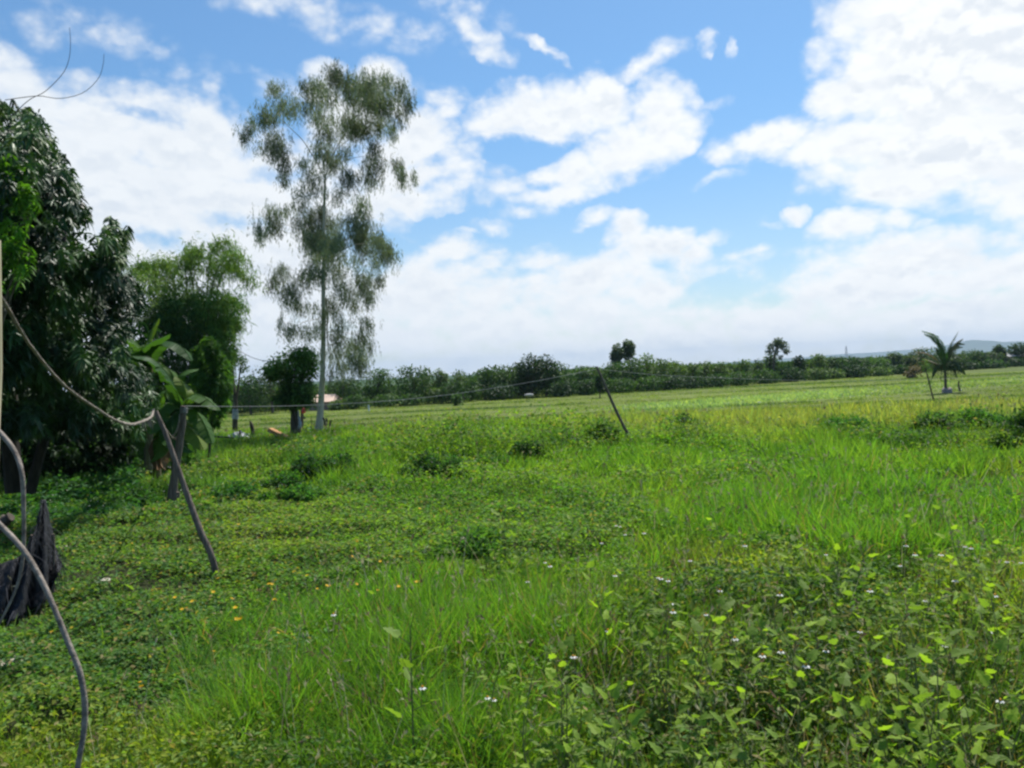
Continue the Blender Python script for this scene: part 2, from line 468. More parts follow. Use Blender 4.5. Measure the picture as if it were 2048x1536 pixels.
M = {}
M['grass'] = leafmat('grass_blades', 0.6, 0.22, 0.48, gain=1.42)
M['herb'] = leafmat('herb_leaves', 0.55, 0.14, 0.46, gain=1.38)
M['mango'] = leafmat('glossy_dark_leaves', 0.46, 0.34, 0.15, gain=1.05)
M['euc'] = leafmat('eucalyptus_leaves', 0.5, 0.35, 0.34, gain=1.5, tcol=(1.2, 1.3, 0.7))
M['tree'] = leafmat('tree_leaves', 0.6, 0.2, 0.30, gain=1.12)
M['banana'] = leafmat('banana_blade', 0.5, 0.2, 0.42, gain=1.3)
M['petal'] = leafmat('petals', 0.6, 0.2, 0.3, tcol=(1, 1, 1))
M['dry'] = leafmat('dry_leaf', 0.8, 0.1, 0.2, tcol=(1, 1, 0.8))
M['bark'] = noisemat('brown_bark', (0.05, 0.038, 0.028), (0.16, 0.13, 0.10), 9, stretch=(1, 1, 0.25), bump=0.6)
M['paleb'] = noisemat('pale_smooth_bark', (0.34, 0.27, 0.19), (0.70, 0.62, 0.49), 1.1, stretch=(2.2, 2.2, 0.35), bump=0.15, c3=(0.52, 0.46, 0.37))
M['shadebark'] = noisemat('shade_dark_bark', (0.012, 0.010, 0.008), (0.045, 0.036, 0.028), 9, stretch=(1, 1, 0.25), bump=0.6)  # bark darkened to carry the shade under the mango crown in its colour
M['pole'] = noisemat('weathered_pole_wood', (0.075, 0.055, 0.045), (0.20, 0.16, 0.13), 12, stretch=(3, 3, 0.3), bump=0.5)
M['vine'] = noisemat('woody_vine', (0.13, 0.105, 0.085), (0.34, 0.29, 0.24), 30, stretch=(1, 1, 1), bump=0.5)
M['wire'] = noisemat('clothes_wire', (0.25, 0.25, 0.24), (0.42, 0.42, 0.40), 20, rough=0.5, bump=0)
M['stone'] = noisemat('pale_stone', (0.30, 0.27, 0.22), (0.55, 0.50, 0.42), 9, bump=0.6)
M['soil'] = noisemat('field_soil', (0.030, 0.045, 0.014), (0.065, 0.095, 0.025), 1.4, bump=0.4)
M['dirt'] = noisemat('bare_dirt', (0.14, 0.11, 0.07), (0.26, 0.21, 0.14), 3, bump=0.4)
M['net'] = noisemat('black_shade_net', (0.010, 0.010, 0.013), (0.040, 0.041, 0.048), 60, stretch=(1.5, 1.5, 0.25), rough=0.75, bump=0.6)
M['tarp'] = noisemat('silver_tarp', (0.20, 0.21, 0.23), (0.55, 0.57, 0.62), 7, rough=0.4, bump=0.5)
M['plank'] = noisemat('orange_plank', (0.36, 0.17, 0.06), (0.58, 0.33, 0.14), 9, stretch=(0.4, 4, 4), bump=0.3)
M['red'] = noisemat('red_plastic', (0.55, 0.02, 0.05), (0.75, 0.05, 0.10), 8, rough=0.35, bump=0)
M['black'] = noisemat('black_plastic', (0.01, 0.01, 0.012), (0.03, 0.03, 0.035), 8, rough=0.5, bump=0)
M['whitep'] = noisemat('white_plastic', (0.55, 0.60, 0.68), (0.78, 0.80, 0.84), 8, rough=0.4, bump=0.2)
M['roof'] = noisemat('pinkish_roof_sheet', (0.50, 0.36, 0.27), (0.62, 0.46, 0.36), 3, bump=0.1)
M['roofgrey'] = noisemat('grey_roof_sheet', (0.28, 0.28, 0.27), (0.46, 0.46, 0.44), 3, bump=0.1)
M['wall'] = noisemat('house_wall', (0.22, 0.15, 0.13), (0.34, 0.26, 0.23), 3, bump=0.1)
M['steel'] = noisemat('mast_steel', (0.25, 0.26, 0.28), (0.36, 0.37, 0.39), 3, rough=0.5, bump=0)
M['hill'] = noisemat('forested_hill', (0.020, 0.045, 0.018), (0.045, 0.085, 0.03), 0.01, bump=0)
M['sack'] = noisemat('grey_sacking', (0.20, 0.17, 0.16), (0.36, 0.31, 0.29), 10, bump=0.6)
M['cream'] = noisemat('cream_painted_wood', (0.42, 0.36, 0.22), (0.58, 0.50, 0.33), 6, stretch=(3, 3, 0.3), bump=0.3)

# ------------------------------------------------------------------ ground (one sheet to the horizon)
def field_zone(x, y):
    """What grows where, in world metres; g() are soft ellipses round spots of the field."""
    px, py = proj(x, y, gz(x, y))
    nn = fbm2(x * 0.5, y * 0.5, 11) - 0.5
    n2 = fbm2(x * 0.16, y * 0.16, 12) - 0.5
    def g(cx, cy, rx, ry, soft=0.5):
        d = ((px - cx) / rx) ** 2 + ((py - cy) / ry) ** 2
        return 1 - sst(d + 1.2 * nn, 1 - soft, 1 + soft)
    z = {}
    z['yellow'] = np.maximum(g(1620, 825, 420, 34), 0.75 * g(1450, 862, 380, 26))
    z['pink'] = np.maximum(g(2060, 815, 170, 45), 0.55 * g(1000, 838, 330, 18))
    z['paddy'] = sst(y + 0.12 * x + 3 * n2, 33, 40)
    z['creeper'] = np.maximum(g(230, 1180, 420, 260), g(420, 960, 380, 90))
    z['creeper'] = np.maximum(z['creeper'], g(760, 1060, 520, 70) * 0.8)
    z['tall'] = np.maximum(g(760, 1370, 420, 190), g(1720, 1040, 420, 95))
    z['broad'] = g(1720, 1370, 640, 260)
    z['weed'] = g(1150, 1000, 700, 110)
    z['seed'] = g(820, 865, 500, 50)
    z['silver'] = (1 - sst(np.abs(py - (815 - (px - 1300) * 0.072) + 6 * nn), 5, 12)) * sst(px, 1130, 1330) * (1 - 0.6 * sst(px, 1650, 1800))
    z['bank'] = np.exp(-((y - 20.8 - 0.10 * x + 1.5 * nn) / 1.7) ** 2) * sst(x, -10, -7) * (1 - sst(x, 3.5, 6.5)) * (1 - np.exp(-((x - 3.0) / 0.9) ** 2))
    z['rbank'] = g(1880, 872, 330, 30)
    z['dark'] = g(1760, 1480, 560, 170)  # not a kind of plant: near shading put into colour, plus more dry leaves
    z['bare'] = np.maximum(g(200, 1150, 90, 26), g(330, 1175, 90, 20)) * 0.8
    z['px'], z['py'], z['n'], z['n2'] = px, py, nn, n2
    return z

C_MID = np.array((0.118, 0.196, 0.030)); C_DARK = np.array((0.050, 0.100, 0.020)); C_YG = np.array((0.180, 0.225, 0.040))
C_YEL = np.array((0.215, 0.228, 0.078)); C_PINK = np.array((0.28, 0.235, 0.150)); C_LUSH = np.array((0.105, 0.205, 0.030))

def lerp(a, b, t):
    t = np.asarray(t)[..., None] if np.ndim(t) else t
    return a * (1 - t) + b * t

def paddy_stripe(x, y):
    """0 on the open paddies, 1 on the bunds between them."""
    q = y - 0.13 * x + 1.2 * np.sin(x * 0.035 + y * .07) + 2.2 * (vnoise(x * .06, y * .12, 91) - .5)
    s = np.zeros_like(q)
    for c, w in ((41, .5), (46, .6), (52, .6), (59, .8), (67, .9), (77, 1.2), (90, 1.7), (106, 2.2), (125, 2.6)):
        s = np.maximum(s, np.exp(-((q - c) / w) ** 2) * (.25 + .75 * sst(vnoise(x * .07 + c, q * 0 + c, 92), .25, .6)))
    return s

def plant_colour(x, y, z):
    p = fbm2(x * 0.9 + 5, y * 0.9, 21)
    c = lerp(np.broadcast_to(C_MID, (len(x), 3)), C_DARK, sst(p, 0.45, 0.68) * 0.9)
    c = lerp(c, C_YG, sst(fbm2(x * 0.45, y * 0.45 + 7, 22), 0.5, 0.72) * 0.8)
    c = lerp(c, C_LUSH, np.maximum(z['tall'], z['weed'] * 0.7) * 0.8)
    c = lerp(c, C_YEL, z['yellow'] * 0.95)
    c = lerp(c, C_PINK, z['pink'] * 0.6 * (0.4 + 0.6 * p))
    pad = np.array((0.135, 0.165, 0.042)) * (0.70 + 0.6 * fbm2(x * 0.05, y * 0.22, 31))[:, None]
    pad = lerp(pad, np.array((0.050, 0.088, 0.026)), paddy_stripe(x, y) * 0.95)
    c = lerp(c, pad, z['paddy'])
    c = lerp(c, np.array((0.26, 0.32, 0.19)), z['silver'] * 0.6)
    c = lerp(c, np.array((0.050, 0.105, 0.024)), np.maximum(z['bank'], z['rbank']) * sst(fbm2(x * .8, y * .8, 95), .4, .6) * .75)
    c = lerp(c, np.array((0.072, 0.115, 0.022)), np.maximum(z['dark'], .6 * sst(z['py'], 1180, 1420)) * .4)  # shading of the nearest strip painted into the plant colours

    c = lerp(c, np.array((0.078, 0.148, 0.040)), z['creeper'] * (0.25 + 0.5 * (z['px'] < 450)))
    return c

def build_ground():
    a = 5.2
    g1 = np.sinh(np.linspace(-a, a, 321)) / math.sinh(a) * 9000
    gx, gy = np.meshgrid(g1, g1)
    x = gx.ravel(); y = gy.ravel() + 12.0
    z = gz(x, y)
    n = len(g1)
    i = np.arange(n - 1)
    I, J = np.meshgrid(i, i)
    k = (J * n + I).ravel()
    F = np.stack([k, k + 1, k + n + 1, k + n], 1)
    mb = MB()
    zz = field_zone(x, np.maximum(y, 0.5))
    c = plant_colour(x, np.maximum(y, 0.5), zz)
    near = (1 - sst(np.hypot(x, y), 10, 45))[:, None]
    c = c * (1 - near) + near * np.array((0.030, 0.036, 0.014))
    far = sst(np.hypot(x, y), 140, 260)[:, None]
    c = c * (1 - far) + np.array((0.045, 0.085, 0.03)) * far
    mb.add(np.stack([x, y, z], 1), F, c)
    m, nt, out = newmat('field_ground')
    at_ = nt.nodes.new('ShaderNodeAttribute'); at_.attribute_name = 'tint'
    tcn = nt.nodes.new('ShaderNodeTexCoord')
    n1 = nt.nodes.new('ShaderNodeTexNoise'); n1.inputs['Scale'].default_value = 1.3; n1.inputs['Detail'].default_value = 9; n1.inputs['Roughness'].default_value = 0.75
    nt.links.new(tcn.outputs['Object'], n1.inputs['Vector'])
    r = nt.nodes.new('ShaderNodeMapRange'); r.inputs['From Min'].default_value = 0.3; r.inputs['From Max'].default_value = 0.7
    r.inputs['To Min'].default_value = 0.55; r.inputs['To Max'].default_value = 1.25
    nt.links.new(n1.outputs[0], r.inputs['Value'])
    mm = nt.nodes.new('ShaderNodeVectorMath'); mm.operation = 'SCALE'
    nt.links.new(at_.outputs['Color'], mm.inputs[0]); nt.links.new(r.outputs[0], mm.inputs['Scale'])
    p = nt.nodes.new('ShaderNodeBsdfPrincipled'); p.inputs['Roughness'].default_value = 0.95; p.inputs['Specular IOR Level'].default_value = 0.1
    nt.links.new(mm.outputs[0], p.inputs['Base Color'])
    b = nt.nodes.new('ShaderNodeBump'); b.inputs['Strength'].default_value = 0.6; b.inputs['Distance'].default_value = 0.08
    nt.links.new(n1.outputs[0], b.inputs['Height']); nt.links.new(b.outputs[0], p.inputs['Normal'])
    nt.links.new(p.outputs[0], out.inputs[0])
    o = mb.build('ground', m, smooth=True)
    tag(o, kind='structure')
build_ground()

def build_hills():
    def ridge(name, Y, prof, depth, seed):
        # prof: photo pixel x -> metres above the plain
        xs = np.array([p[0] for p in prof]); hs = np.array([p[1] for p in prof])
        X = (np.array([at(px, 700, Y).x for px in xs]))
        n, m = 160, 24
        gx = np.linspace(X[0], X[-1], n); gy = np.linspace(-1, 1, m)
        GX, GY = np.meshgrid(gx, gy)
        H = np.interp(GX, X, hs) * (1 - np.abs(GY) ** 1.6) * (0.82 + 0.36 * fbm2(GX / 220 + seed, GY * 3 + seed, seed))
        V = np.stack([GX, Y + GY * depth, H - 1.0], -1).reshape(-1, 3)
        I, J = np.meshgrid(np.arange(n - 1), np.arange(m - 1)); k = (J * n + I).ravel()
        mb = MB().add(V, np.stack([k, k + 1, k + n + 1, k + n], 1))
        return tag(mb.build(name, M['hill'], smooth=True), kind='structure')
    ridge('hills', 6500, [(1840, 5), (1885, 40), (1925, 78), (1943, 96), (1975, 82), (2000, 68), (2030, 80), (2060, 74), (2110, 90), (2200, 60), (2320, 0)], 900, 3)
    ridge('hills', 8000, [(1380, 0), (1500, 18), (1600, 28), (1700, 44), (1790, 56), (1880, 50), (1990, 50), (2150, 0)], 900, 8)
build_hills()

# ------------------------------------------------------------------ herb layer and grass
XAZ = R(40)
def scatter(n, d0, d1, power=1.0):
    u = rng.random(n)
    d = d0 * (d1 / d0) ** (u ** power)
    a = (rng.random(n) * 2 - 1) * XAZ
    return d * np.sin(a), d * np.cos(a), d

def build_herbs():
    mb = MB()
    # leafy sprigs: centres, each carrying a handful of leaves facing up
    n = 80000
    x, y, d = scatter(n, 2.3, 34)
    z = field_zone(x, y)
    cover = fbm2(x * 1.3, y * 1.3, 41)
    keep = rng.random(n) < np.clip(0.17 + 0.95 * z['creeper'] + 0.35 * z['weed'] + 0.14 * z['broad'] + 1.2 * z['bank'] + 0.5 * z['rbank'] - 0.5 * z['tall'] - 0.5 * z['paddy'] - 0.8 * z['yellow'] - 1.2 * z['bare'], 0.04, 1)
    x, y, d, cover = x[keep], y[keep], d[keep], cover[keep]
    z = {k: v[keep] for k, v in z.items()}
    n = len(x)
    hmax = 0.05 + 0.30 * sst(cover, 0.35, 0.75) + 0.10 * z['broad']
    hmax = hmax + (z['bank'] * .75 + z['rbank'] * .12) * (.15 + .6 * sst(fbm2(x * .9, y * .9, 96), .4, .65))
    hmax = hmax * (1 - 0.45 * z['creeper']) * (1 + 0.5 * sst(y, 14, 22))
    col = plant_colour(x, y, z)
    K = 7
    sc = (0.021 + 0.0028 * d) * (1 + 0.5 * z['broad'] * (rng.random(n) < 0.3))
    P = np.repeat(np.stack([x, y, gz(x, y)], 1), K, 0)
    S = np.repeat(sc, K)
    off = rng.normal(size=(n * K, 3)) * S[:, None] * 1.5
    P[:, 0] += off[:, 0]; P[:, 1] += off[:, 1]
    P[:, 2] += np.repeat(hmax, K) * (0.25 + 0.75 * rng.random(n * K) ** 0.6)
    D = rdir(n * K); D[:, 2] *= 0.45
    N = rdir(n * K); N[:, 2] = np.abs(N[:, 2]) + 0.55
    C = jit(np.repeat(col, K, 0), n * K, 0.4, 0.22)
    old = rng.random(n * K) < 0.05 + 0.05 * np.repeat(z['creeper'] + z['dark'], K); C[old] = jit(np.array((0.20, 0.17, 0.07)), int(old.sum()), .3, .1)
    leaves(mb, 'leaf', P, D, unit(N), S * (0.9 + 0.8 * rng.random(n * K)), S * (0.5 + 0.35 * rng.random(n * K)), C, bend=0.15)
    tag(mb.build('ground_cover', M['herb']), 'low leafy weeds and creepers covering the near field', 'ground cover', kind='stuff')
build_herbs()

def build_grass():
    mb = MB()
    # near tufts
    n = 80000; K = 9
    x, y, d = scatter(n, 2.2, 40)
    z = field_zone(x, y)
    keep = rng.random(n) < np.clip(0.55 + 0.5 * z['tall'] + 0.4 * z['yellow'] + .4 * z['seed'] - 0.72 * z['creeper'] - 1.0 * z['bare'], 0.04, 1)
    x, y, d = x[keep], y[keep], d[keep]; z = {k: v[keep] for k, v in z.items()}; n = len(x)
    hn = fbm2(x * 0.8 + 3, y * 0.8, 51)
    h = (0.09 + 0.16 * hn + 0.22 * sst(fbm2(x * 1.15, y * 1.15, 57), .42, .68)) * (1 + 0.5 * z['tall'] + 0.25 * z['broad'] - 0.5 * z['creeper'] + 0.9 * sst(y, 19, 25) - 0.5 * z['paddy'])
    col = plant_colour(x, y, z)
    P = np.repeat(np.stack([x, y, gz(x, y) - 0.01], 1), K, 0)
    w = np.repeat(0.0026 + 0.0008 * d, K)
    P[:, :2] += rng.normal(size=(n * K, 2)) * (0.03 + 0.004 * np.repeat(d, K))[:, None]
    D = rng.normal(size=(n * K, 3)) * 0.36 + np.repeat(rng.normal(size=(n, 3)) * .30, K, 0); D[:, 2] = 1.0
    H = np.repeat(h, K) * (0.55 + 0.75 * rng.random(n * K))
    N = rng.normal(size=(n * K, 3)); N[:, 2] *= 0.3
    C = jit(np.repeat(col, K, 0) * np.array((1.05, 1.1, 0.9)), n * K, 0.35, 0.22)
    old = rng.random(n * K) < 0.07 + 0.08 * np.repeat(z['dark'] + z['broad'], K); C[old] = jit(np.array((0.20, 0.155, 0.075)), int(old.sum()), .35, .1)
    leaves(mb, 'blade', P, D, unit(N), H, w * (0.7 + 0.7 * rng.random(n * K)), C, bend=0.10 + 0.75 * rng.random(n * K) ** 1.7)
    # far meadow
    n = 150000
    x, y, d = scatter(n, 16, 150, 0.8)
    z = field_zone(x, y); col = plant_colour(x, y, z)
    st = paddy_stripe(x, y) * z['paddy']
    h = (0.22 + 0.45 * sst(fbm2(x * 0.6, y * 0.6, 52), .35, .7)) * (1 - 0.78 * z['paddy']) + 0.10 * st + 0.20 * z['silver']
    keep = rng.random(n) < (1 - 0.35 * z['paddy'] * (1 - st))
    x, y, d, h, col = x[keep], y[keep], d[keep], h[keep], col[keep]; n = len(x)
    K = 3
    P = np.repeat(np.stack([x, y, gz(x, y) - 0.02], 1), K, 0); dd = np.repeat(d, K)
    P[:, :2] += rng.normal(size=(n * K, 2)) * (0.003 * dd)[:, None]
    D = rng.normal(size=(n * K, 3)) * 0.5; D[:, 2] = 1.0
    N = rng.normal(size=(n * K, 3)); N[:, 2] = np.abs(N[:, 2]) * 0.8
    C = jit(np.repeat(col, K, 0) * np.array((1.05, 1.1, 0.95)), n * K, 0.3, 0.18)
    leaves(mb, 'tri', P, D, unit(N), np.repeat(h, K) * (0.6 + 0.7 * rng.random(n * K)), 0.0016 * dd * (0.7 + 0.8 * rng.random(n * K)), C, bend=0.2)
    tag(mb.build('grass', M['grass']), 'green grass of mixed height growing over the whole field', 'grass', kind='stuff')
build_grass()

def build_seedheads():
    """Arching pale flowering stalks and purple-brown plumes standing out of the grass."""
    mb = MB()
    n = 5200
    x, y, d = scatter(n, 2.6, 42)
    z = field_zone(x, y)
    keep = rng.random(n) < np.clip(0.15 + 0.75 * z['tall'] + 0.35 * z['broad'] + 0.9 * z['seed'] + 0.9 * z['pink'] - 0.6 * z['creeper'], 0.02, 1)
    x, y, d = x[keep], y[keep], d[keep]; z = {k: v[keep] for k, v in z.items()}; n = len(x)
    P = np.stack([x, y, gz(x, y)], 1)
    H = 0.32 + 0.42 * rng.random(n)
    D = rng.normal(size=(n, 3)) * 0.30; D[:, 2] = 1
    bend = 0.05 + 0.6 * rng.random(n) ** 2
    col = jit(np.array((0.42, 0.38, 0.20)), n, 0.4, 0.15)
    leaves(mb, 'blade', P, D, rdir(n), H, 0.0018 + 0.0007 * d, col, bend=bend)
    Du = unit(D); tip = P + Du * H[:, None] + np.array((0, 0, -1.0)) * (bend * H)[:, None]
    td = unit(Du + np.array((0, 0, -1.0)) * (2 * bend)[:, None])
    K = 6
    pk = rng.random(n) < 0.35
    pc = np.where(pk[:, None], np.array((0.20, 0.125, 0.085)), np.array((0.42, 0.38, 0.22)))
    PP = np.repeat(tip - td * 0.09, K, 0) + np.repeat(td, K, 0) * (rng.random((n * K, 1)) * 0.08)
    leaves(mb, 'quad', PP, np.repeat(td, K, 0) + rng.normal(size=(n * K, 3)) * 0.35, rdir(n * K), np.repeat(0.035 + 0.0022 * d, K), np.repeat(0.004 + 0.0008 * d, K), jit(np.repeat(pc, K, 0), n * K, 0.3, 0.1))
    # tiny white and straw blossoms across the rough grass in front of the paddies
    n = 5200
    x, y, d = scatter(n, 13, 36)
    z = field_zone(x, y)
    keep = rng.random(n) < np.clip(0.10 + 0.9 * z['seed'] + 0.3 * (z['px'] < 1200), 0, 1) * (1 - z['paddy'])
    x, y, d = x[keep], y[keep], d[keep]; n = len(x)
    P = np.stack([x, y, gz(x, y) + 0.25 + 0.25 * rng.random(n)], 1)
    s = 0.0011 * d * (0.6 + 0.8 * rng.random(n))
    leaves(mb, 'quad', P, rdir(n), rdir(n, 0.8), s, s, jit(np.array((0.55, 0.56, 0.48)), n, 0.25, 0.06))
    tag(mb.build('seed_heads', M['petal']), 'thin arching grass seed heads and tiny pale blossoms over the field', 'seed heads', kind='stuff')
build_seedheads()

def build_stalks():
    mb = MB()
    n = 9000
    x, y, d = scatter(n, 2.2, 12)
    z = field_zone(x, y)
    keep = rng.random(n) < np.clip(0.12 + 0.6 * z['broad'] + 0.3 * z['tall'] - .3 * z['creeper'], 0.02, 1)
    x, y, d = x[keep], y[keep], d[keep]; n = len(x)
    D = rng.normal(size=(n, 3)) * 0.22; D[:, 2] = 1
    c = np.where((rng.random(n) < .6)[:, None], np.array((0.055, 0.040, 0.022)), np.array((0.16, 0.15, 0.06)))
    leaves(mb, 'blade', np.stack([x, y, gz(x, y)], 1), D, rdir(n), .22 + .30 * rng.random(n), .0022 + .0006 * d, jit(c, n, .3, .1), bend=.05 + .3 * rng.random(n) ** 2)
    tag(mb.build('stalks', M['dry']), 'thin brown and straw stalks standing among the near weeds', 'stalks', kind='stuff')
build_stalks()

# ------------------------------------------------------------------ trees
def ellipsoid_leaves(mb, C, RR, n, kind, L, W, col, outward=0.6, down=0.3, shell=0.35, a=0.3, warm=0.12, bend=0.15):
    u = rdir(n)
    r = 1 - shell * rng.random((n, 1)) ** 1.5
    P = np.asarray(C) + u * r * np.asarray(RR)
    D = u * outward + rng.normal(size=(n, 3)) * 0.6; D[:, 2] -= down
    N = u + rng.normal(size=(n, 3)) * 0.7; N[:, 2] += 0.5
    leaves(mb, kind, P, D, unit(N), L * (0.7 + 0.6 * rng.random(n)), W * (0.7 + 0.6 * rng.random(n)), jit(col, n, a, warm), bend=bend)

def crown_tree(name, label, cat, px, top, base, w, Y, col, group=None, sparse=1.0, lobes=9, trunk_r=None, lift=0.25, leaf=None, squash=1.0, round_=False, limbs=True):
    """A tree given by the photo column it stands in; builds trunk with limbs and a crown of leaf clumps."""
    c = at(px, top, Y); zb = gz1(c.x, Y) if base is None else at(px, base, Y).z
    H = c.z - zb; Wm = w * Y / FPX
    t = thing(name, label, cat, (c.x, Y, zb), group)
    lf = leaf or 0.0025 * Y
    tr = MB(); cm = MB()
    tr_r = trunk_r or max(0.03 * H, 0.05)
    cz = H * (lift + (1 - lift) * 0.5); chh = H * (1 - lift) * 0.5
    stem = curve_pts([(0, 0, -0.1), (rng.normal() * .04 * H, 0, H * .35), (rng.normal() * .06 * H, rng.normal() * .05 * H, H * .85)], 7)
    tube(tr, stem, np.linspace(tr_r, tr_r * 0.35, 7), 6, knobs=0.2)
    area = Wm * H * (1 - lift) / (lf * lf)
    for i in range(lobes):
        a = rng.random() * 6.283; q = math.sqrt(rng.random()) * 0.62
        zz = (rng.random() * 2 - 1) * 0.66
        if i == 0: q, zz = 0.1, 0.62
        k = math.sqrt(max(0.12, 1 - zz * zz * (0.6 if zz < 0 else 0.8)))
        cen = np.array((math.cos(a) * q * Wm * .5 * k, math.sin(a) * q * Wm * .5 * k, cz + zz * chh))
        rr = np.array((0.26 * Wm, 0.26 * Wm, min(0.30 * Wm, 0.30 * H) * squash)) * (0.7 + 0.5 * rng.random())
        rr[2] = min(rr[2], max(H * 1.0 - cen[2], 0.15 * H))
        if round_: cen *= np.array((.5, .5, 1))
        shade = 0.6 + 0.75 * rng.random()
        n = int(max(50, 2.6 * sparse * area / lobes))
        ellipsoid_leaves(cm, cen, rr, n, 'quad', lf * 1.3, lf * 0.8, np.asarray(col) * shade, shell=0.6)
        if limbs and i < 6:
            s = stem[3 + i % 3]
            tube(tr, curve_pts([s, (s + cen) / 2 + np.array((0, 0, -0.05 * H)), cen], 4), np.linspace(tr_r * .4, tr_r * .12, 4), 4)
    # the body of the crown, so that the outline is a full dome with gaps only between the clumps
    ellipsoid_leaves(cm, (0, 0, cz), (Wm * .46, Wm * .40, chh * .95), int(2.0 * sparse ** 2 * area), 'quad', lf * 1.3, lf * .8, np.asarray(col) * .95, shell=.5)
    # low skirt leaves fill to the ground for shrubs
    if lift < 0.12:
        n = int(area * 0.5)
        ellipsoid_leaves(cm, (0, 0, H * .25), (Wm * .48, Wm * .48, H * .27), n, 'quad', lf * 1.3, lf * .8, np.asarray(col) * .9, shell=0.5)
    tr.build('trunk', M['bark'], t)
    cm.build('crown', M['tree'], t)
    return t

G1 = (0.062, 0.120, 0.032); G2 = (0.045, 0.092, 0.028); G3 = (0.098, 0.155, 0.045); G4 = (0.075, 0.110, 0.055); G5 = (0.030, 0.062, 0.022)

def Yline(px):
    return float(np.interp(px, [500, 700, 900, 1200, 1500, 1750, 1900, 2060], [86, 93, 99, 107, 122, 140, 155, 172]))

TREES = [
    # px, top, width, colour, sparse, lift, label
    (498, 748, 74, G2, 1.0, .15, 'broad low dark tree behind the bare forked trunk', 'tree'),
    (541, 728, 62, G4, .45, .30, 'airy lacy tree left of the dense round-topped tree', 'tree'),
    (690, 752, 66, G2, 1.0, .10, 'dark leafy tree just right of the eucalyptus trunk', 'tree'),
    (757, 736, 62, G1, .9, .15, 'two-headed leafy tree on the field edge between the eucalyptus and the gap', 'tree'),
    (826, 731, 66, G1, 1.0, .15, 'broad round tree with a bright notch in its crown, leftmost of the tall ones mid-field', 'tree'),
    (852, 738, 34, G3, .6, .2, 'slim pale tree leaning on the right of the broad round one', 'tree'),
    (879, 738, 32, G3, .5, .25, 'thin pale tree with gaps in its crown', 'tree'),
    (917, 739, 38, G3, .55, .2, 'pale spiky-topped tree above a dark low bush', 'tree'),
    (905, 758, 56, G2, 1.0, .05, 'dark low bush under the pale spiky tree', 'bush'),
    (938, 757, 44, G1, 1.0, .05, 'rounded green bush left of the long dark grove', 'bush'),
    (965, 735, 44, G1, .8, .1, 'feathery tree at the left end of the dark grove', 'tree'),
    (1003, 728, 76, G1, 1.1, .05, 'wide domed tree in the left half of the dark grove', 'tree'),
    (1040, 724, 54, G5, 1.1, .05, 'dark tree squeezed beside the tallest tree of the grove', 'tree'),
    (1061, 707, 58, G5, 1.1, .1, 'tallest dark tree of the grove with a ragged top', 'tree'),
    (1088, 708, 44, G5, .7, .2, 'dark tree with sky showing through, right of the tallest one', 'tree'),
    (1112, 722, 62, G1, 1.1, .05, 'sunlit dome closing the right end of the dark grove', 'tree'),
    (1158, 732, 66, G1, .9, .08, 'light tree behind the clothesline left of the far leaning pole', 'tree'),
    (1180, 732, 44, G3, .8, .1, 'pale green tree touching the tip of the far leaning pole', 'tree'),
    (1226, 723, 62, G1, 1.0, .06, 'rounded tree under the twin lollipop crowns', 'tree'),
    (1262, 716, 60, G1, 1.0, .06, 'bushy tree between the twin lollipop crowns and the sunlit tree', 'tree'),
    (1291, 707, 66, G3, .9, .08, 'tall sunlit yellow-green tree right of the twin crowns', 'tree'),
    (1326, 717, 48, G3, .8, .1, 'pale tree on the shoulder of the tall sunlit one', 'tree'),
    (1352, 722, 44, G3, .8, .1, 'first of the even row of pale young trees', 'tree'),
    (1382, 726, 44, G3, .75, .1, 'pale young tree over the long dark hedge', 'tree'),
    (1412, 724, 46, G3, .75, .1, 'pale young tree in the middle of the even row', 'tree'),
    (1440, 724, 42, G3, .75, .1, 'pale young tree past the end of the dark hedge', 'tree'),
    (1464, 724, 40, G3, .75, .1, 'low pale young tree before the feathery one', 'tree'),
    (1489, 718, 40, G3, .7, .12, 'feathery pale tree near the end of the young row', 'tree'),
    (1516, 718, 34, G4, .7, .15, 'greyish thin tree beside the tall solitary one', 'tree'),
    (1541, 706, 36, G1, 1.0, .1, 'full green tree at the foot of the tall airy one', 'tree'),
    (1596, 712, 34, G5, 1.1, .05, 'near-black round tree right of the tall airy one', 'tree'),
    (1634, 708, 44, G3, .8, .08, 'tree with a pale reddish tip left of the radio mast', 'tree'),
    (1668, 713, 56, G2, 1.1, .05, 'dark domed tree below the radio mast', 'tree'),
    (1706, 713, 58, G2, 1.1, .05, 'dark wide tree just right of the radio mast', 'tree'),
    (1752, 713, 62, G1, 1.0, .05, 'mid green mounded tree in front of the blue far ridge', 'tree'),
    (1789, 704, 34, G4, .9, .08, 'bluish narrow tree on the skyline left of the palm', 'tree'),
    (1812, 712, 40, G4, .9, .08, 'low grey-green tree just left of the palm', 'tree'),
    (1848, 695, 66, G4, 1.0, .08, 'wide grey-green tree behind the arching palm frond', 'tree'),
    (1900, 702, 60, G4, 1.0, .06, 'grey-green tree behind the palm stem', 'tree'),
    (1945, 700, 56, G2, 1.0, .06, 'low dark tree below the blue mountain', 'tree'),
    (1985, 702, 46, G4, 1.0, .06, 'grey-green mound below the block-shaped treetop', 'tree'),
    (1998, 690, 22, G5, 1.4, .2, 'dark block-shaped treetop against the blue mountain', 'tree'),
    (2040, 686, 44, G5, 1.2, .1, 'tallest dark tree at the right end of the field edge', 'tree'),
    (2075, 692, 50, G2, 1.0, .08, 'dark tree cut by the right border', 'tree'),
]
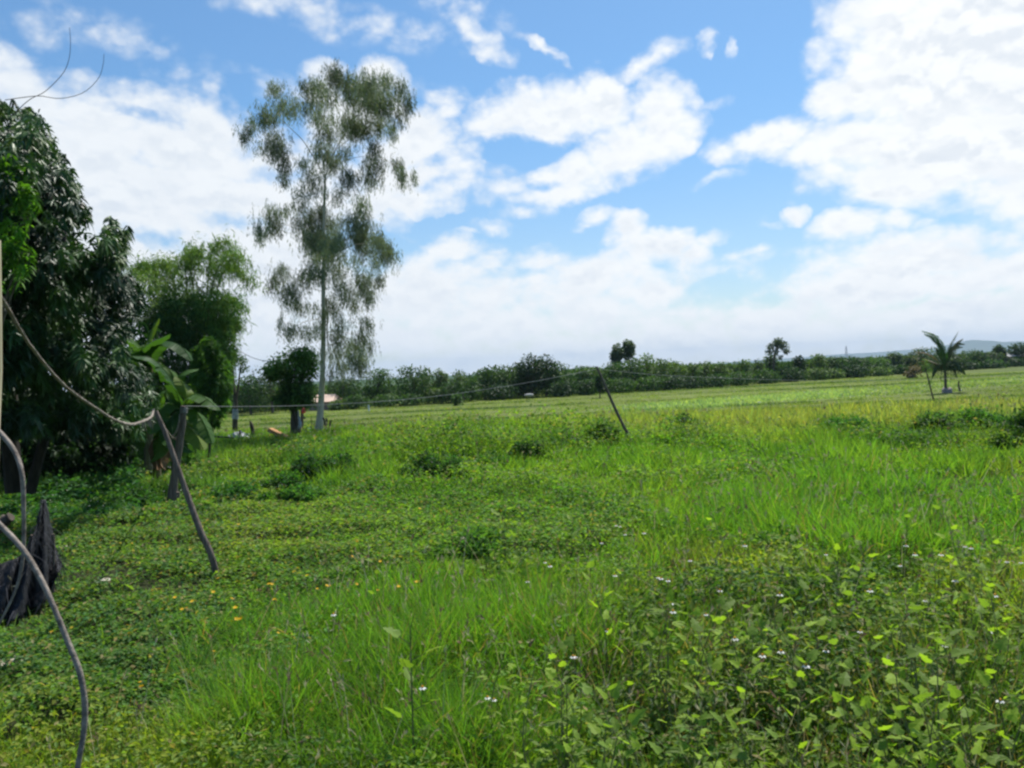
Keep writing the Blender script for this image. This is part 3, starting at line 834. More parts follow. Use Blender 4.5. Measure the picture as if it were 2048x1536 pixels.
for (px, top, w, c, sp, lift, lab, cat) in TREES:
    Y = Yline(px) + rng.random() * 6
    lob = 11
    if cat == 'bush': Y -= 4
    crown_tree('bush' if cat == 'bush' else 'tree', lab, cat, px, top, None, w * (1.2 if px < 1130 else 1.08), Y, np.asarray(c) * (.85 if px < 1130 else 1.0), 'trees along the far edge of the field' if cat == 'tree' else None, sparse=sp, lobes=lob, lift=lift)

HEDGE = [
    (676, 801, 36, G3, 'bright low shrub in front of the pinkish roof'), (712, 790, 54, G1, 'low shrub under the dark tree right of the eucalyptus'),
    (770, 789, 62, G1, 'long low shrub under the two-headed tree'), (822, 788, 54, G1, 'low shrub under the broad round tree'),
    (868, 776, 44, G3, 'sunlit rounded shrub under the slim pale tree'), (1000, 768, 70, G5, 'black-green shrub at the base of the wide domed tree'),
    (1122, 762, 56, G5, 'dark shrub under the sunlit dome of the grove'), (1172, 758, 46, G2, 'dark rounded shrub left of the small dark tree'),
    (1240, 756, 60, G1, 'green shrub right of the far leaning pole'), (1300, 752, 60, G1, 'green shrub under the tall sunlit tree'),
    (1345, 753, 50, G5, 'left part of the dark clipped-looking thicket'), (1385, 752, 62, G5, 'widest dark thicket below the pale young trees'),
    (1430, 748, 56, G2, 'dark thicket tapering to the right under the young row'), (1478, 742, 56, G1, 'low green shrub under the feathery pale tree'),
    (1530, 738, 56, G1, 'green shrub below the tall airy tree'), (1580, 734, 62, G5, 'dark shrub below the near-black round tree'),
    (1632, 735, 54, G3, 'sunlit shrub under the reddish-tipped tree'), (1664, 738, 44, G3, 'bright shrub left of the blackest shrub'),
    (1708, 728, 50, G5, 'blackest shrub of the field edge below the mast'), (1756, 733, 50, G3, 'light shrub right of the blackest one'),
    (1800, 730, 50, G2, 'low dark shrub left of the reddish dry brush'), (1925, 722, 60, G5, 'low dark shrub right of the palm'),
    (1975, 719, 60, G2, 'low shrub in front of the pale shed roof'), (2032, 715, 66, G5, 'dark shrub at the foot of the rightmost tall tree'),
]
for (px, top, w, c, lab) in HEDGE:
    Y = Yline(px) - 1.5 - rng.random() * 2
    crown_tree('shrub', lab, 'shrub', px, top, None, w * 1.15, Y, c, 'shrubs at the foot of the tree line', sparse=1.2, lobes=8, lift=0.02, limbs=False)

# mass of far woodland behind the individual trees: nobody could count it
def far_wood():
    mb = MB()
    n = 110000
    px = rng.random(n) * 2300 + 300
    Y = np.interp(px, [500, 700, 900, 1200, 1500, 1750, 1900, 2060], [86, 93, 99, 107, 122, 140, 155, 172]) + 6 + rng.random(n) * 14
    toppx = np.interp(px, [300, 600, 700, 900, 960, 1100, 1180, 1500, 1560, 1620, 1720, 1800, 2000, 2600], [780, 770, 776, 768, 744, 740, 736, 728, 724, 717, 716, 712, 708, 700])
    x = (px - 1024) / FPX * Y
    A = EYE.z + (745 - 0.0437 * (px - 1024) - toppx) / FPX * Y
    zb = gz(x, Y)
    H = np.maximum(A - zb, 0.8) * (0.75 + 0.35 * fbm2(x * 0.25, Y * 0.2, 61))
    z = zb + H * rng.random(n) ** 0.7
    lf = 0.0026 * Y
    c = lerp(np.broadcast_to(np.array(G2), (n, 3)), np.array(G3), sst(vnoise(x * .18, Y * .1, 62), .4, .8) * .8)
    leaves(mb, 'quad', np.stack([x, Y, z], 1), rdir(n), rdir(n, .6), lf * 1.5, lf, jit(c, n, .35, .12))
    tag(mb.build('woodland', M['tree']), 'continuous far woodland showing between the field edge trees', 'woodland', kind='stuff')
far_wood()

# twin lollipop crowns and the tall airy tree rise above the line
def lollipop(px, py, rx, ry, lab):
    Y = Yline(px) + 8
    c = at(px, py, Y); zb = gz1(c.x, Y); k = Y / FPX
    t = thing('tree', lab, 'tree', (c.x, Y, zb), 'twin lollipop trees')
    tr = MB(); H = c.z - zb
    tube(tr, [(0, 0, -.1), (.05, 0, H * .5), (0, 0, H)], [.12, .08, .04], 6)
    tube(tr, [(0, 0, H * .55), (.35, .1, H * .8), (.5, 0, H * 1.05)], [.06, .04, .03], 5); tr.build('trunk', M['bark'], t)
    cm = MB()
    for i in range(7):
        o = rdir(1)[0] * np.array((rx, rx, ry)) * k * .55
        ellipsoid_leaves(cm, np.array((0, 0, H)) + o, np.array((rx, rx, ry)) * k * .55, 130, 'quad', .42, .26, G4, shell=.8)
    ellipsoid_leaves(cm, (0, 0, H * .72), (rx * k * .8, rx * k, H * .2), 160, 'quad', .38, .24, G1, shell=.9)
    cm.build('crown', M['tree'], t)
lollipop(1233, 705, 14, 17, 'left and shorter of the twin lollipop crowns above the tree line')
lollipop(1256, 701, 15, 20, 'right and taller of the twin lollipop crowns above the tree line')

def airy():
    px, Y = 1552, Yline(1552) + 3
    k = Y / FPX
    b = at(px - 6, 740, Y); zb = gz1(b.x, Y)
    t = thing('tree', 'tall airy tree with a leaning umbrella crown standing above the row', 'tree', (b.x, Y, zb))
    tr = MB(); cm = MB()
    def loc(x, y): return np.array(at(x, y, Y) - Vector((b.x, Y, zb)))
    tube(tr, curve_pts([(0, 0, -.1), loc(1548, 715), loc(1556, 692), loc(1560, 682)], 8), np.linspace(.20, .05, 8), 6)
    for (x, y, r, n) in ((1558, 682, 10, 200), (1566, 690, 12, 220), (1545, 692, 9, 110), (1552, 686, 9, 130), (1540, 702, 8, 90), (1570, 702, 7, 110), (1560, 714, 6, 60), (1548, 704, 7, 60)):
        c = loc(x, y); c[1] += rng.normal() * .5
        tube(tr, [loc(1551, 704), (loc(1551, 704) + c) / 2, c], [.06, .04, .02], 4)
        ellipsoid_leaves(cm, c, np.array((r, r, r * .7)) * k, n, 'quad', .34, .2, (0.07, 0.10, 0.05), shell=.9)
    tr.build('trunk', M['bark'], t); cm.build('crown', M['tree'], t)
airy()

# small tree standing alone on the field by the far pole, little bush, reddish dry brush
crown_tree('tree', 'small dark round tree alone on the field behind the far pole', 'tree', 1198, 748, None, 26, 92, G5, lobes=7, lift=.25)
crown_tree('bush', 'small round bush alone on the field edge under the clothesline', 'bush', 916, 788, None, 22, 88, G1, lobes=5, lift=.05, limbs=False)
crown_tree('bush', 'reddish dry brush at the field edge left of the palm', 'bush', 1826, 732, None, 34, 118, (0.11, 0.09, 0.05), lobes=6, lift=.03, sparse=.8, limbs=False)

# dense round-topped tree left of the eucalyptus
def leafy_tree():
    Y = 30.0
    b = at(588, 862, Y); zb = gz1(b.x, Y)
    O = Vector((b.x, Y, zb))
    t = thing('tree', 'dense round-topped tree left of the eucalyptus with a thick dark trunk', 'tree', O)
    loc = lambda x, y, dy=0: np.array(at(x, y, Y + dy) - O)
    tr = MB(); cm = MB()
    tube(tr, curve_pts([loc(592, 866), loc(590, 838), loc(588, 800), loc(592, 760)], 9), np.linspace(.21, .10, 9), 8, knobs=.15)
    BL = [(590, 718, 30, 24), (560, 732, 26, 20), (618, 724, 18, 24), (604, 745, 28, 26), (576, 752, 24, 22), (600, 772, 26, 22), (612, 790, 20, 20), (580, 778, 22, 20), (588, 800, 26, 18), (565, 795, 18, 12), (545, 745, 14, 14), (605, 708, 18, 12)]
    for i, (x, y, rx, ry) in enumerate(BL):
        c = loc(x, y, rng.normal() * .4)
        k = Y / FPX
        if i % 2 == 0: tube(tr, curve_pts([loc(590, 800), (loc(590, 790) + c) / 2, c], 4), [.08, .06, .04, .02], 5)
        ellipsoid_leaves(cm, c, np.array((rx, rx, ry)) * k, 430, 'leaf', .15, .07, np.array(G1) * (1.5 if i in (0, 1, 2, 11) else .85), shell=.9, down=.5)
        ellipsoid_leaves(cm, c, np.array((rx, rx, ry)) * k * 1.35, 110, 'leaf', .14, .06, np.array(G1) * 1.3, shell=.3, down=.5)
    tr.build('trunk', M['bark'], t); cm.build('crown', M['tree'], t)
leafy_tree()

# the tall eucalyptus ------------------------------------------------------
def eucalyptus():
    Y = 33.0
    b = at(637, 866, Y); zb = gz1(b.x, Y); O = Vector((b.x, Y, zb))
    t = thing('eucalyptus_tree', 'very tall pale-trunked eucalyptus with a sparse drooping crown, the highest tree', 'tree', O)
    A = lambda x, y: (440 + x / 3.84, 100 + y / 3.84)
    B = lambda x, y: (440 + x / 3.571, 450 + y / 3.571)
    loc = lambda p, dy=0.0: np.array(at(p[0], p[1], Y + dy) - O)
    k = Y / FPX
    tr = MB()
    pts = [B(698, 1500), B(712, 1400), B(722, 1250), B(730, 1100), B(735, 950), B(740, 700), B(738, 500), B(740, 300), B(740, 80), A(798, 1350), A(803, 1150), A(808, 960)]
    wid = [72, 56, 48, 43, 39, 35, 32, 29, 25, 22, 19, 16]
    P = curve_pts([loc(p) for p in pts], 40)
    tube(tr, P, np.interp(np.linspace(0, 1, 40), np.linspace(0, 1, 12), wid) / 3.571 / 2 * k * 0.92, 12, knobs=.05)
    tube(tr, curve_pts([loc(B(775, 900), .1), loc(B(765, 760), .1), loc(B(768, 640), .1), loc(B(756, 520), .1)], 10), np.linspace(.02, .05, 10), 6)
    BR = [([A(805, 980), A(740, 860), A(640, 700), A(540, 600), A(470, 530), A(420, 430)], 9, -.6), ([A(800, 1130), A(700, 1010), A(610, 890), A(520, 770), A(440, 700)], 5, .5),
          ([A(808, 980), A(860, 820), A(960, 640), A(1080, 460), A(1150, 320), A(1230, 220)], 10, .7), ([A(812, 1000), A(900, 880), A(1000, 835), A(1150, 815), A(1280, 850), A(1370, 900)], 5, -.8),
          ([A(806, 960), A(780, 800), A(775, 600), A(820, 400), A(880, 180)], 9, .2), ([A(900, 760), A(1050, 640), A(1250, 520), A(1400, 380)], 6, 1.1),
          ([A(800, 1430), A(640, 1385), A(500, 1340), A(400, 1310), A(320, 1370)], 5, .9), ([A(700, 1400), A(600, 1320), A(480, 1260)], 4, -.5), ([A(812, 1210), A(880, 1130), A(960, 1050), A(1010, 960)], 4, .6),
          ([A(806, 1500), A(940, 1420), A(1050, 1330), A(1085, 1200)], 5, -.6), ([A(500, 560), A(380, 560), A(250, 580), A(190, 640)], 4, -1.0),
          ([B(735, 475), B(600, 440), B(500, 425), B(400, 400)], 5, -.7), ([B(745, 465), B(860, 430), B(1000, 430), B(1120, 400)], 5, .8), ([B(745, 535), B(860, 512), B(980, 520)], 4, -.9),
          ([B(730, 665), B(610, 690), B(520, 725), B(430, 670)], 4, .7), ([B(745, 775), B(830, 755), B(970, 780), B(1050, 720)], 5, .6), ([B(740, 210), B(860, 180), B(960, 140), B(1100, 140), B(1210, 200)], 6, -.5),
          ([B(740, 190), B(650, 160), B(560, 90), B(400, 20)], 5, .8), ([B(750, 860), B(840, 850), B(940, 880), B(1000, 940)], 4, -.7), ([B(740, 330), B(660, 300), B(590, 330), B(450, 310)], 4, 1.0)]
    for p, w, dy in BR:
        q = curve_pts([loc(a, dy * i / (len(p) - 1) * 1.6) for i, a in enumerate(p)], 5 * len(p))
        tube(tr, q, np.linspace(w, 1.6, len(q)) / 3.7 / 2 * k * 1.1, 6)
    tr.build('trunk', M['paleb'], t)
    CA = [(430,280,80,60,.7),(500,430,120,80,1),(370,500,70,110,1),(250,540,50,60,.5),(195,640,45,80,.8),(310,720,60,40,.3),(430,720,90,120,1),(490,870,50,120,.7),(480,980,40,40,.6),(660,260,50,60,.6),(740,260,80,70,.8),(880,160,80,90,.8),(950,230,90,90,.7),(800,330,120,100,.7),(700,420,90,80,.6),(1000,300,80,120,.5),(1150,250,110,90,1),(1270,220,50,80,1),(1120,360,130,120,1.2),(1250,400,100,120,1.1),(1380,280,70,100,.6),(1440,400,50,80,.9),(1380,500,50,60,.7),(1320,600,50,100,.5),(1220,560,60,90,1),(1000,560,110,110,1.2),(1080,600,90,90,.9),(780,500,120,80,.5),(830,620,100,80,.7),(780,760,80,80,.9),(860,850,80,80,1),(660,860,60,60,.6),(700,960,80,60,.7),(1190,740,50,60,.8),(1180,870,80,140,.7),(1000,980,70,90,.9),(960,760,70,60,.6),(1150,1000,60,60,.6),(1360,870,50,60,.7),(1400,950,40,80,.8),(1490,960,25,60,.6),(640,1080,70,80,.5),(760,1060,60,60,.4),(900,1100,70,60,.5),(620,1200,60,60,.4),(400,1230,100,60,.7),(420,1310,60,60,1),(310,1370,50,70,.6),(540,1200,50,50,.4),(600,1320,50,50,.6),(720,1300,90,130,.9),(790,1230,50,60,1),(850,1330,80,80,.7),(750,1450,100,100,1),(1080,1180,70,80,.7),(1050,1300,120,100,.8),(1080,1400,60,100,.9),(870,1480,80,70,.8),(960,1440,70,60,.5),(1210,1450,60,60,.8),(1280,1520,50,40,.7)]
    CB = [(300,60,50,50,.6),(380,20,60,30,.7),(640,60,80,80,.8),(700,130,110,80,1),(820,130,60,100,1),(680,330,90,80,.9),(740,240,90,80,.9),(1000,80,70,100,.9),(1040,170,50,50,.8),(1130,110,60,70,.8),(1200,190,70,90,1),(1110,240,50,60,.7),(930,230,90,60,.5),(440,310,60,60,.8),(390,400,60,70,.7),(500,470,80,100,1),(540,560,50,60,.8),(590,370,70,70,.6),(640,580,70,50,.5),(830,340,90,100,.5),(880,440,80,80,.5),(1030,400,70,130,1),(1060,500,50,60,.8),(1140,380,50,60,.7),(920,520,80,80,.6),(800,570,60,80,.7),(740,620,50,40,1),(960,570,50,40,.5),(430,670,30,40,.5),(520,740,80,50,.9),(640,760,70,60,.6),(700,720,40,50,.5),(860,690,60,80,.6),(1040,690,60,60,.7),(830,790,60,80,.7),(960,860,90,90,.9),(1010,790,60,60,.8),(1080,860,30,60,.5),(970,940,80,70,1.1),(820,920,80,90,.5),(1000,1000,50,60,.9),(880,1010,90,50,.6),(780,1060,50,60,.5),(690,920,30,60,.3)]
    cm = MB()
    for lst, F, s in ((CA, A, 3.84), (CB, B, 3.571)):
        for (x, y, rx, ry, dn) in lst:
            n = int(0.0132 * rx * ry * min(dn, .95) * 1.6) + 3
            rdy = rx / s * k
            u = rng.normal(size=(n, 3)) * .56
            cen = loc(F(x, y), rng.normal() * 1.1)
            S = cen + u * np.array((rx / s * k, rdy, ry * .75 / s * k)) + np.array((0, 0, .12))
            col0 = np.array((0.100, 0.122, 0.074)) * (0.65 + .7 * rng.random())
            K = 9
            # each strand: a short hanging twig with leaves dangling from it
            SP = np.repeat(S, K, 0); tt = np.tile(np.linspace(0, 1, K), n)
            lean = np.repeat(rng.normal(size=(n, 3)) * .16, K, 0)
            ln = np.repeat(.28 + .30 * rng.random(n), K)
            P = SP + (np.array((0, 0, -1.0)) + lean) * (tt * ln)[:, None] + rng.normal(size=(n * K, 3)) * .03
            D = rng.normal(size=(n * K, 3)) * .35; D[:, 2] = -1
            leaves(cm, 'quad', P, D, rdir(n * K),   .13 + .08 * rng.random(n * K), .017 + .011 * rng.random(n * K), jit(col0, n * K, .3, .15))
    cm.build('crown', M['euc'], t)
eucalyptus()

# the dark mango tree on the left ---------------------------------------------
def in_poly(P, x, y):
    c = np.zeros(len(x), bool); n = len(P)
    for i in range(n):
        x1, y1 = P[i]; x2, y2 = P[(i + 1) % n]
        m = ((y1 > y) != (y2 > y)) & (x < (x2 - x1) * (y - y1) / (y2 - y1 + 1e-9) + x1)
        c ^= m
    return c

def rosettes(mb, P, A, nleaf, L, W, col, droop=.55, a=.3, warm=.1):
    """Whorls of long leaves round shoot tips: P tip points, A axes."""
    n = len(P)
    PP = np.repeat(P, nleaf, 0); AA = np.repeat(unit(A), nleaf, 0)
    r = rdir(n * nleaf); r = r - AA * (r * AA).sum(1, keepdims=True); r = unit(r)
    D = r * .9 + AA * (.25 + .5 * rng.random((n * nleaf, 1)))
    D[:, 2] -= .25
    N = AA + rng.normal(size=(n * nleaf, 3)) * .25; N[:, 2] += .4
    c = jit(np.repeat(col, nleaf, 0) if np.ndim(col) == 2 else col, n * nleaf, a, warm)
    leaves(mb, 'long', PP - AA * (rng.random((n * nleaf, 1)) * .12), D, unit(N), L * (.6 + .6 * rng.random(n * nleaf)), W * (.8 + .4 * rng.random(n * nleaf)), c, bend=droop * (.5 + rng.random(n * nleaf)))

def mango():
    Yc = 14.5
    b = at(40, 960, Yc); zb = gz1(b.x, Yc); O = Vector((b.x, Yc, zb))
    t = thing('mango_tree', 'big dark glossy-leaved mango tree filling the left side', 'tree', O)
    loc = lambda x, y, Y: np.array(at(x, y, Y) - O)
    poly = [(-330, 120), (-60, 150), (10, 205), (75, 222), (110, 285), (140, 335), (165, 395), (180, 440), (118, 446), (112, 480), (196, 502), (218, 425), (254, 462), (244, 530), (282, 590), (262, 640), (246, 700), (300, 745), (318, 800), (308, 845), (270, 872), (180, 860), (60, 862), (-330, 880)]
    n = 6800
    x = rng.random(n * 3) * 640 - 330; y = rng.random(n * 3) * 770 + 115
    k = in_poly(poly, x, y); x, y = x[k][:n], y[k][:n]; n = len(x)
    u = np.clip((x + 120) / 400, 0, 1)
    vv = np.clip(np.abs(y - 560) / 380, 0, 1)
    bulge = np.sqrt(np.clip(1 - u * u, 0, 1)) * np.sqrt(np.clip(1 - vv ** 3, 0.05, 1))
    lump = (fbm2(x / 60 + 3, y / 60, 71) - .5) * 4.2
    Y = Yc - 3.4 * bulge + lump + np.abs(rng.normal(size=n)) * .35
    P = np.array([loc(a, b_, c) for a, b_, c in zip(x, y, Y)])
    A = rng.normal(size=(n, 3)) * .5; A[:, 1] -= .7; A[:, 0] += .5 * u; A[:, 2] += .35
    cm = MB()
    col = lerp(np.broadcast_to(np.array((0.018, 0.048, 0.014)), (n, 3)), np.array((0.052, 0.120, 0.024)), sst(fbm2(x / 50, y / 50, 72), .45, .7))
    # fresh yellow-green shoots at the top right edge
    ed = (y < 300) | ((x > 200) & (y < 520))
    col = np.where((ed & (rng.random(n) < .5))[:, None], np.array((0.085, 0.15, 0.04)), col)
    rosettes(cm, P, A, 10, .145, .042, col, droop=.7)
    # back of the crown, so that it is a full tree and shades its own foot
    n = 2600
    uu = rdir(n); q = (1 - .3 * rng.random((n, 1)))
    cen = loc(-70, 540, Yc + .8)
    Pb = cen + uu * q * np.array((1.75, 3.0, 2.2)); m = Pb[:, 1] > cen[1] - 2.0
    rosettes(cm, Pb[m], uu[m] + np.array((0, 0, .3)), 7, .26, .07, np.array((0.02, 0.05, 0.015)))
    cm.build('crown', M['mango'], t)
    tr = MB()
    for (x0, x1, yy, r) in ((30, -40, 500, .17), (60, 120, 560, .10), (-60, -120, 420, .14)):
        q = curve_pts([loc(x0, 985, Yc), loc((x0 + x1) / 2 + 15, 800, Yc), loc(x1, yy, Yc), loc(x1 + 20, yy - 200, Yc + .3)], 14)
        tube(tr, q, np.linspace(r, r * .3, 14), 9, knobs=.12)
    for i in range(16):
        e = P[rng.integers(len(P))]; s = loc(rng.integers(-60, 90), rng.integers(480, 720), Yc)
        tube(tr, curve_pts([s, (s + e) / 2 + np.array((0, 0, .2)), e], 6), np.linspace(.05, .012, 6), 5)
    tr.build('trunk', M['shadebark'], t)
    # two long bare shoots curving up over the top
    for pts in ([(20, 235), (58, 200), (90, 183), (125, 148), (138, 118), (141, 85), (139, 55)], [(10, 200), (45, 195), (80, 192), (120, 197), (165, 186), (196, 158), (206, 130), (208, 108)]):
        s = MB(); q = curve_pts([loc(a, b_, Yc - 2.2 - .1 * i) for i, (a, b_) in enumerate(pts)], 24)
        tube(s, q, np.linspace(.0065, .003, 24), 5); s.build('twig', M['bark'], t)
mango()

def fine_tree(name, label, px, py, polys, Y, depth, n, col, mat, L, W, base, droop=.5, nl=7, trunk=.08, a=.3, up=.4, layers=1.0, bs=60):
    b = at(base[0], base[1], Y); zb = gz1(b.x, Y); O = Vector((b.x, Y, zb))
    t = thing(name, label, 'tree', O)
    loc = lambda x, y, Y_: np.array(at(x, y, Y_) - O)
    cm = MB(); tr = MB()
    allP = []
    for poly, share, c in polys:
        xs = [p[0] for p in poly]; ys = [p[1] for p in poly]
        m = int(n * share)
        x = rng.random(m * 5) * (max(xs) - min(xs)) + min(xs); y = rng.random(m * 5) * (max(ys) - min(ys)) + min(ys)
        k = in_poly(poly, x, y); x, y = x[k][:m], y[k][:m]; m = len(x)
        cx, cy = np.mean(xs), np.mean(ys)
        rr = np.clip(np.hypot((x - cx) / (max(xs) - min(xs)) * 2, (y - cy) / (max(ys) - min(ys)) * 2), 0, 1)
        Yd = Y - depth * np.sqrt(1 - rr ** 2 * .95) * np.where(rng.random(m) < .7, 1, -1) + (fbm2(x / bs, y / bs, 77) - .5) * depth * 1.6
        P = np.array([loc(a_, b_, c_) for a_, b_, c_ in zip(x, y, Yd)])
        A = rng.normal(size=(m, 3)) * .6; A[:, 2] += up
        cc = lerp(np.broadcast_to(np.array(c) * .7, (m, 3)), np.array(c) * 1.25, sst(fbm2(x / (bs * .6), y / (bs * .6), 78), .4, .65))
        rosettes(cm, P, A, nl, L, W, cc, droop=droop, a=a)
        allP.append(P)
    allP = np.concatenate(allP)
    root = loc(base[0], base[1] + 10, Y)
    mid = allP.mean(0) * np.array((.6, .6, .6))
    tube(tr, curve_pts([root, mid * np.array((.6, .6, .5)), mid], 8), np.linspace(trunk, trunk * .5, 8), 7)
    for i in range(12):
        e = allP[rng.integers(len(allP))]
        tube(tr, curve_pts([mid * (.3 + .6 * rng.random()), (mid + e) / 2, e], 6), np.linspace(trunk * .4, .01, 6), 5)
    cm.build('crown', M[mat], t); tr.build('trunk', M['bark'], t)
    return t
fine_tree('sapling', 'light yellow-green young tree in front of the mango at the left border', 0, 0,
          [([(-90, 325), (20, 318), (60, 350), (75, 420), (40, 480), (70, 520), (30, 570), (-90, 600)], 1.0, (0.07, 0.165, 0.022))],
          10.6, .45, 420, None, 'herb', .12, .032, (-60, 1010), nl=8, trunk=.04)

# ------------------------------------------------------------------ bamboo-like clump, bananas and the small things on the left
def bamboo():
    Y = 26.0
    b = at(390, 905, Y); zb = gz1(b.x, Y); O = Vector((b.x, Y, zb))
    t = thing('bamboo_clump', 'feathery bamboo clump with arching plumes behind the banana plants', 'bamboo', O)
    loc = lambda x, y, dy=0.0: np.array(at(x, y, Y + dy) - O)
    k = Y / FPX
    cm = MB()
    def sprays(q, n, r, L, W, col, down=.7):
        i = rng.integers(0, len(q), n)
        P = q[i] + rng.normal(size=(n, 3)) * r
        D = rng.normal(size=(n, 3)) * .7; D[:, 2] -= down
        leaves(cm, 'quad', P, D, rdir(n, .5), L * (.6 + .8 * rng.random(n)), W * (.7 + .6 * rng.random(n)), jit(col, n, .35, .15), bend=.3)
    light = np.array((0.150, 0.235, 0.060)); dark = np.array((0.050, 0.108, 0.028)); mid = np.array((0.100, 0.190, 0.042))
    culms = [[(395, 900), (395, 760), (392, 640), (384, 560), (376, 520), (392, 492)], [(400, 900), (405, 740), (412, 620), (418, 540), (428, 495), (450, 484), (470, 500)], [(405, 900), (415, 740), (428, 620), (440, 560), (460, 530), (484, 545), (497, 575)],
             [(400, 900), (412, 720), (430, 640), (448, 600), (468, 600), (482, 620)], [(380, 900), (350, 740), (330, 620), (318, 560), (300, 530), (280, 528), (268, 545)], [(385, 900), (370, 720), (352, 600), (345, 555), (335, 530), (318, 520)],
             [(405, 900), (425, 780), (445, 700), (455, 660), (470, 640), (478, 650)], [(400, 900), (420, 800), (440, 740), (452, 710), (464, 705)], [(388, 900), (380, 700), (375, 600), (372, 540), (384, 508), (410, 500)], [(402, 900), (410, 700), (424, 580), (440, 530), (466, 508), (488, 530)]]
    for j, c in enumerate(culms):
        dy = rng.normal() * .9
        q = curve_pts([loc(x, y, dy * i / len(c)) for i, (x, y) in enumerate(c)], 60)
        m = MB(); tube(m, q, np.linspace(.035, .008, 60), 6); m.build('culm', M['culm'], t)
        sprays(q[30:], 520, .17, .17, .028, light if j not in (3, 6, 7) else mid)
        for s in range(9):
            i = rng.integers(28, 58); e = q[i] + np.array((rng.normal() * .45, rng.normal() * .45, -.15 - .3 * rng.random()))
            tw = curve_pts([q[i], (q[i] + e) / 2 + np.array((0, 0, .12)), e], 8)
            sprays(tw, 70, .07, .16, .026, light)
    BL = [(370, 625, 60, 40, 1.4, mid, .9), (350, 640, 60, 50, 1.5, dark, .8), (400, 650, 60, 55, 1.5, dark, .8), (430, 620, 40, 50, 1.2, mid, 1), (385, 710, 70, 60, 1.5, dark, .8), (445, 680, 22, 50, .8, mid, 1), (330, 690, 55, 60, 1.3, dark, .7),
          (425, 745, 36, 46, 1.0, mid, .9), (300, 600, 40, 60, 1.1, light, .7), (352, 590, 40, 24, 1.2, mid, .8), (410, 800, 34, 40, .9, mid, .8), (400, 760, 50, 40, 1.1, dark, .8), (290, 560, 36, 26, .9, light, .5), (436, 600, 20, 20, .8, light, .4)]
    for (x, y, rx, ry, dy, c, dn) in BL:
        cen = loc(x, y, rng.normal() * .4)
        n = int(rx * ry * 1.25 * dn)
        u = rdir(n); P = cen + u * (1 - .35 * rng.random((n, 1)) ** 1.3) * np.array((rx * k, dy, ry * k))
        D = u * .5 + rng.normal(size=(n, 3)) * .6; D[:, 2] -= .5
        leaves(cm, 'quad', P, D, unit(u + rng.normal(size=(n, 3)) * .5 + np.array((0, 0, .5))), .17 * (.6 + .8 * rng.random(n)), .034 * (.7 + .6 * rng.random(n)), jit(c, n, .35, .15), bend=.25)
    cm.build('foliage', M['tree'], t)
M['culm'] = noisemat('bamboo_culm', (0.10, 0.13, 0.04), (0.20, 0.20, 0.08), 6, bump=.1)
bamboo()
fine_tree('small_tree', 'leafy small tree with a rusty shoot right of the banana plants', 0, 0,
          [([(385, 700), (415, 672), (440, 690), (462, 740), (458, 800), (440, 850), (405, 860), (385, 800)], 1.0, (0.06, 0.13, 0.032))],
          21.5, .6, 800, None, 'herb', .15, .042, (418, 905), nl=8, trunk=.04)

# banana plants
def banana_leaf(mb, q, w, tint, fold=.35, split=.5, gravity=(0, 0, -1)):
    """Blade along midrib q: two rows of strips folded down from the rib, torn here and there."""
    n = len(q); T = unit(np.gradient(q, axis=0))
    S = np.cross(T, np.array((0, 0, 1.0))); S = unit(np.where(np.linalg.norm(S, axis=1, keepdims=True) < .15, np.array((1.0, 0, 0)), S))
    Nn = np.cross(S, T)
    t = np.linspace(0, 1, n)
    w = w * 1.12
    prof = w * np.clip(np.sin(np.clip(t * 1.02, 0, 1) * math.pi) ** .45, .02, 1) * sst(t, 0.0, .10)
    prof[-1] = .01
    for sgn in (-1, 1):
        V, F, i0 = [], [], 0
        for i in range(n - 1):
            tear = rng.random() < split * .35
            f1 = fold * (1 + (rng.random() - .5) * (1.0 if tear else .25))
            sh = .10 * w * (rng.random() - .5) if tear else 0
            a, b = q[i], q[i + 1]
            if i == 0 or tear:
                oa = a + S[i] * sgn * prof[i] - Nn[i] * prof[i] * f1 + T[i] * (sh + prof[i] * .25)
            else:
                oa = V[-1]
            gap = .12 if (rng.random() < split * .3) else 0
            ob = b + S[i + 1] * sgn * prof[i + 1] - Nn[i + 1] * prof[i + 1] * f1 + T[i + 1] * prof[i + 1] * (.25 - gap)
            j = len(V)
            V += [a, b, ob, oa] if False else [a, b, oa, ob]
            F.append((j, j + 1, j + 3, j + 2))
        mb.add(np.array(V), F, tint)

def banana(label, base, head, Y, leafs, stem=.10):
    b = at(base[0], base[1], Y); zb = gz1(b.x, Y); O = Vector((b.x, Y, zb))
    t = thing('banana_plant', label, 'banana plant', O, 'banana plants under the mango tree')
    loc = lambda x, y, dy=0.0: np.array(at(x, y, Y + dy) - O)
    m = MB(); h = loc(*head)
    tube(m, curve_pts([(0, 0, -.1), h * np.array((.4, .4, .5)), h], 8), np.linspace(stem, stem * .55, 8), 9); m.build('pseudostem', M['bstem'], t)
    for (pts, w, c, dy, dry) in leafs:
        q = curve_pts([loc(x, y, dy * i / (len(pts) - 1)) for i, (x, y) in enumerate(pts)], 26)
        lm = MB(); banana_leaf(lm, q, w, c, fold=.45 if not dry else 1.2)
        tube(lm, q, np.linspace(.022, .005, 26), 5, tint=np.array(c) * 1.3)
        lm.build('dry_leaf' if dry else 'leaf', M['dry'] if dry else M['banana'], t)
M['bstem'] = noisemat('banana_stem', (0.09, 0.07, 0.035), (0.22, 0.19, 0.09), 5, stretch=(2, 2, .4), bump=.3)
BG = (0.052, 0.108, 0.022); BY = (0.105, 0.155, 0.024); BD = (0.034, 0.080, 0.020); BR_ = (0.24, 0.16, 0.10)
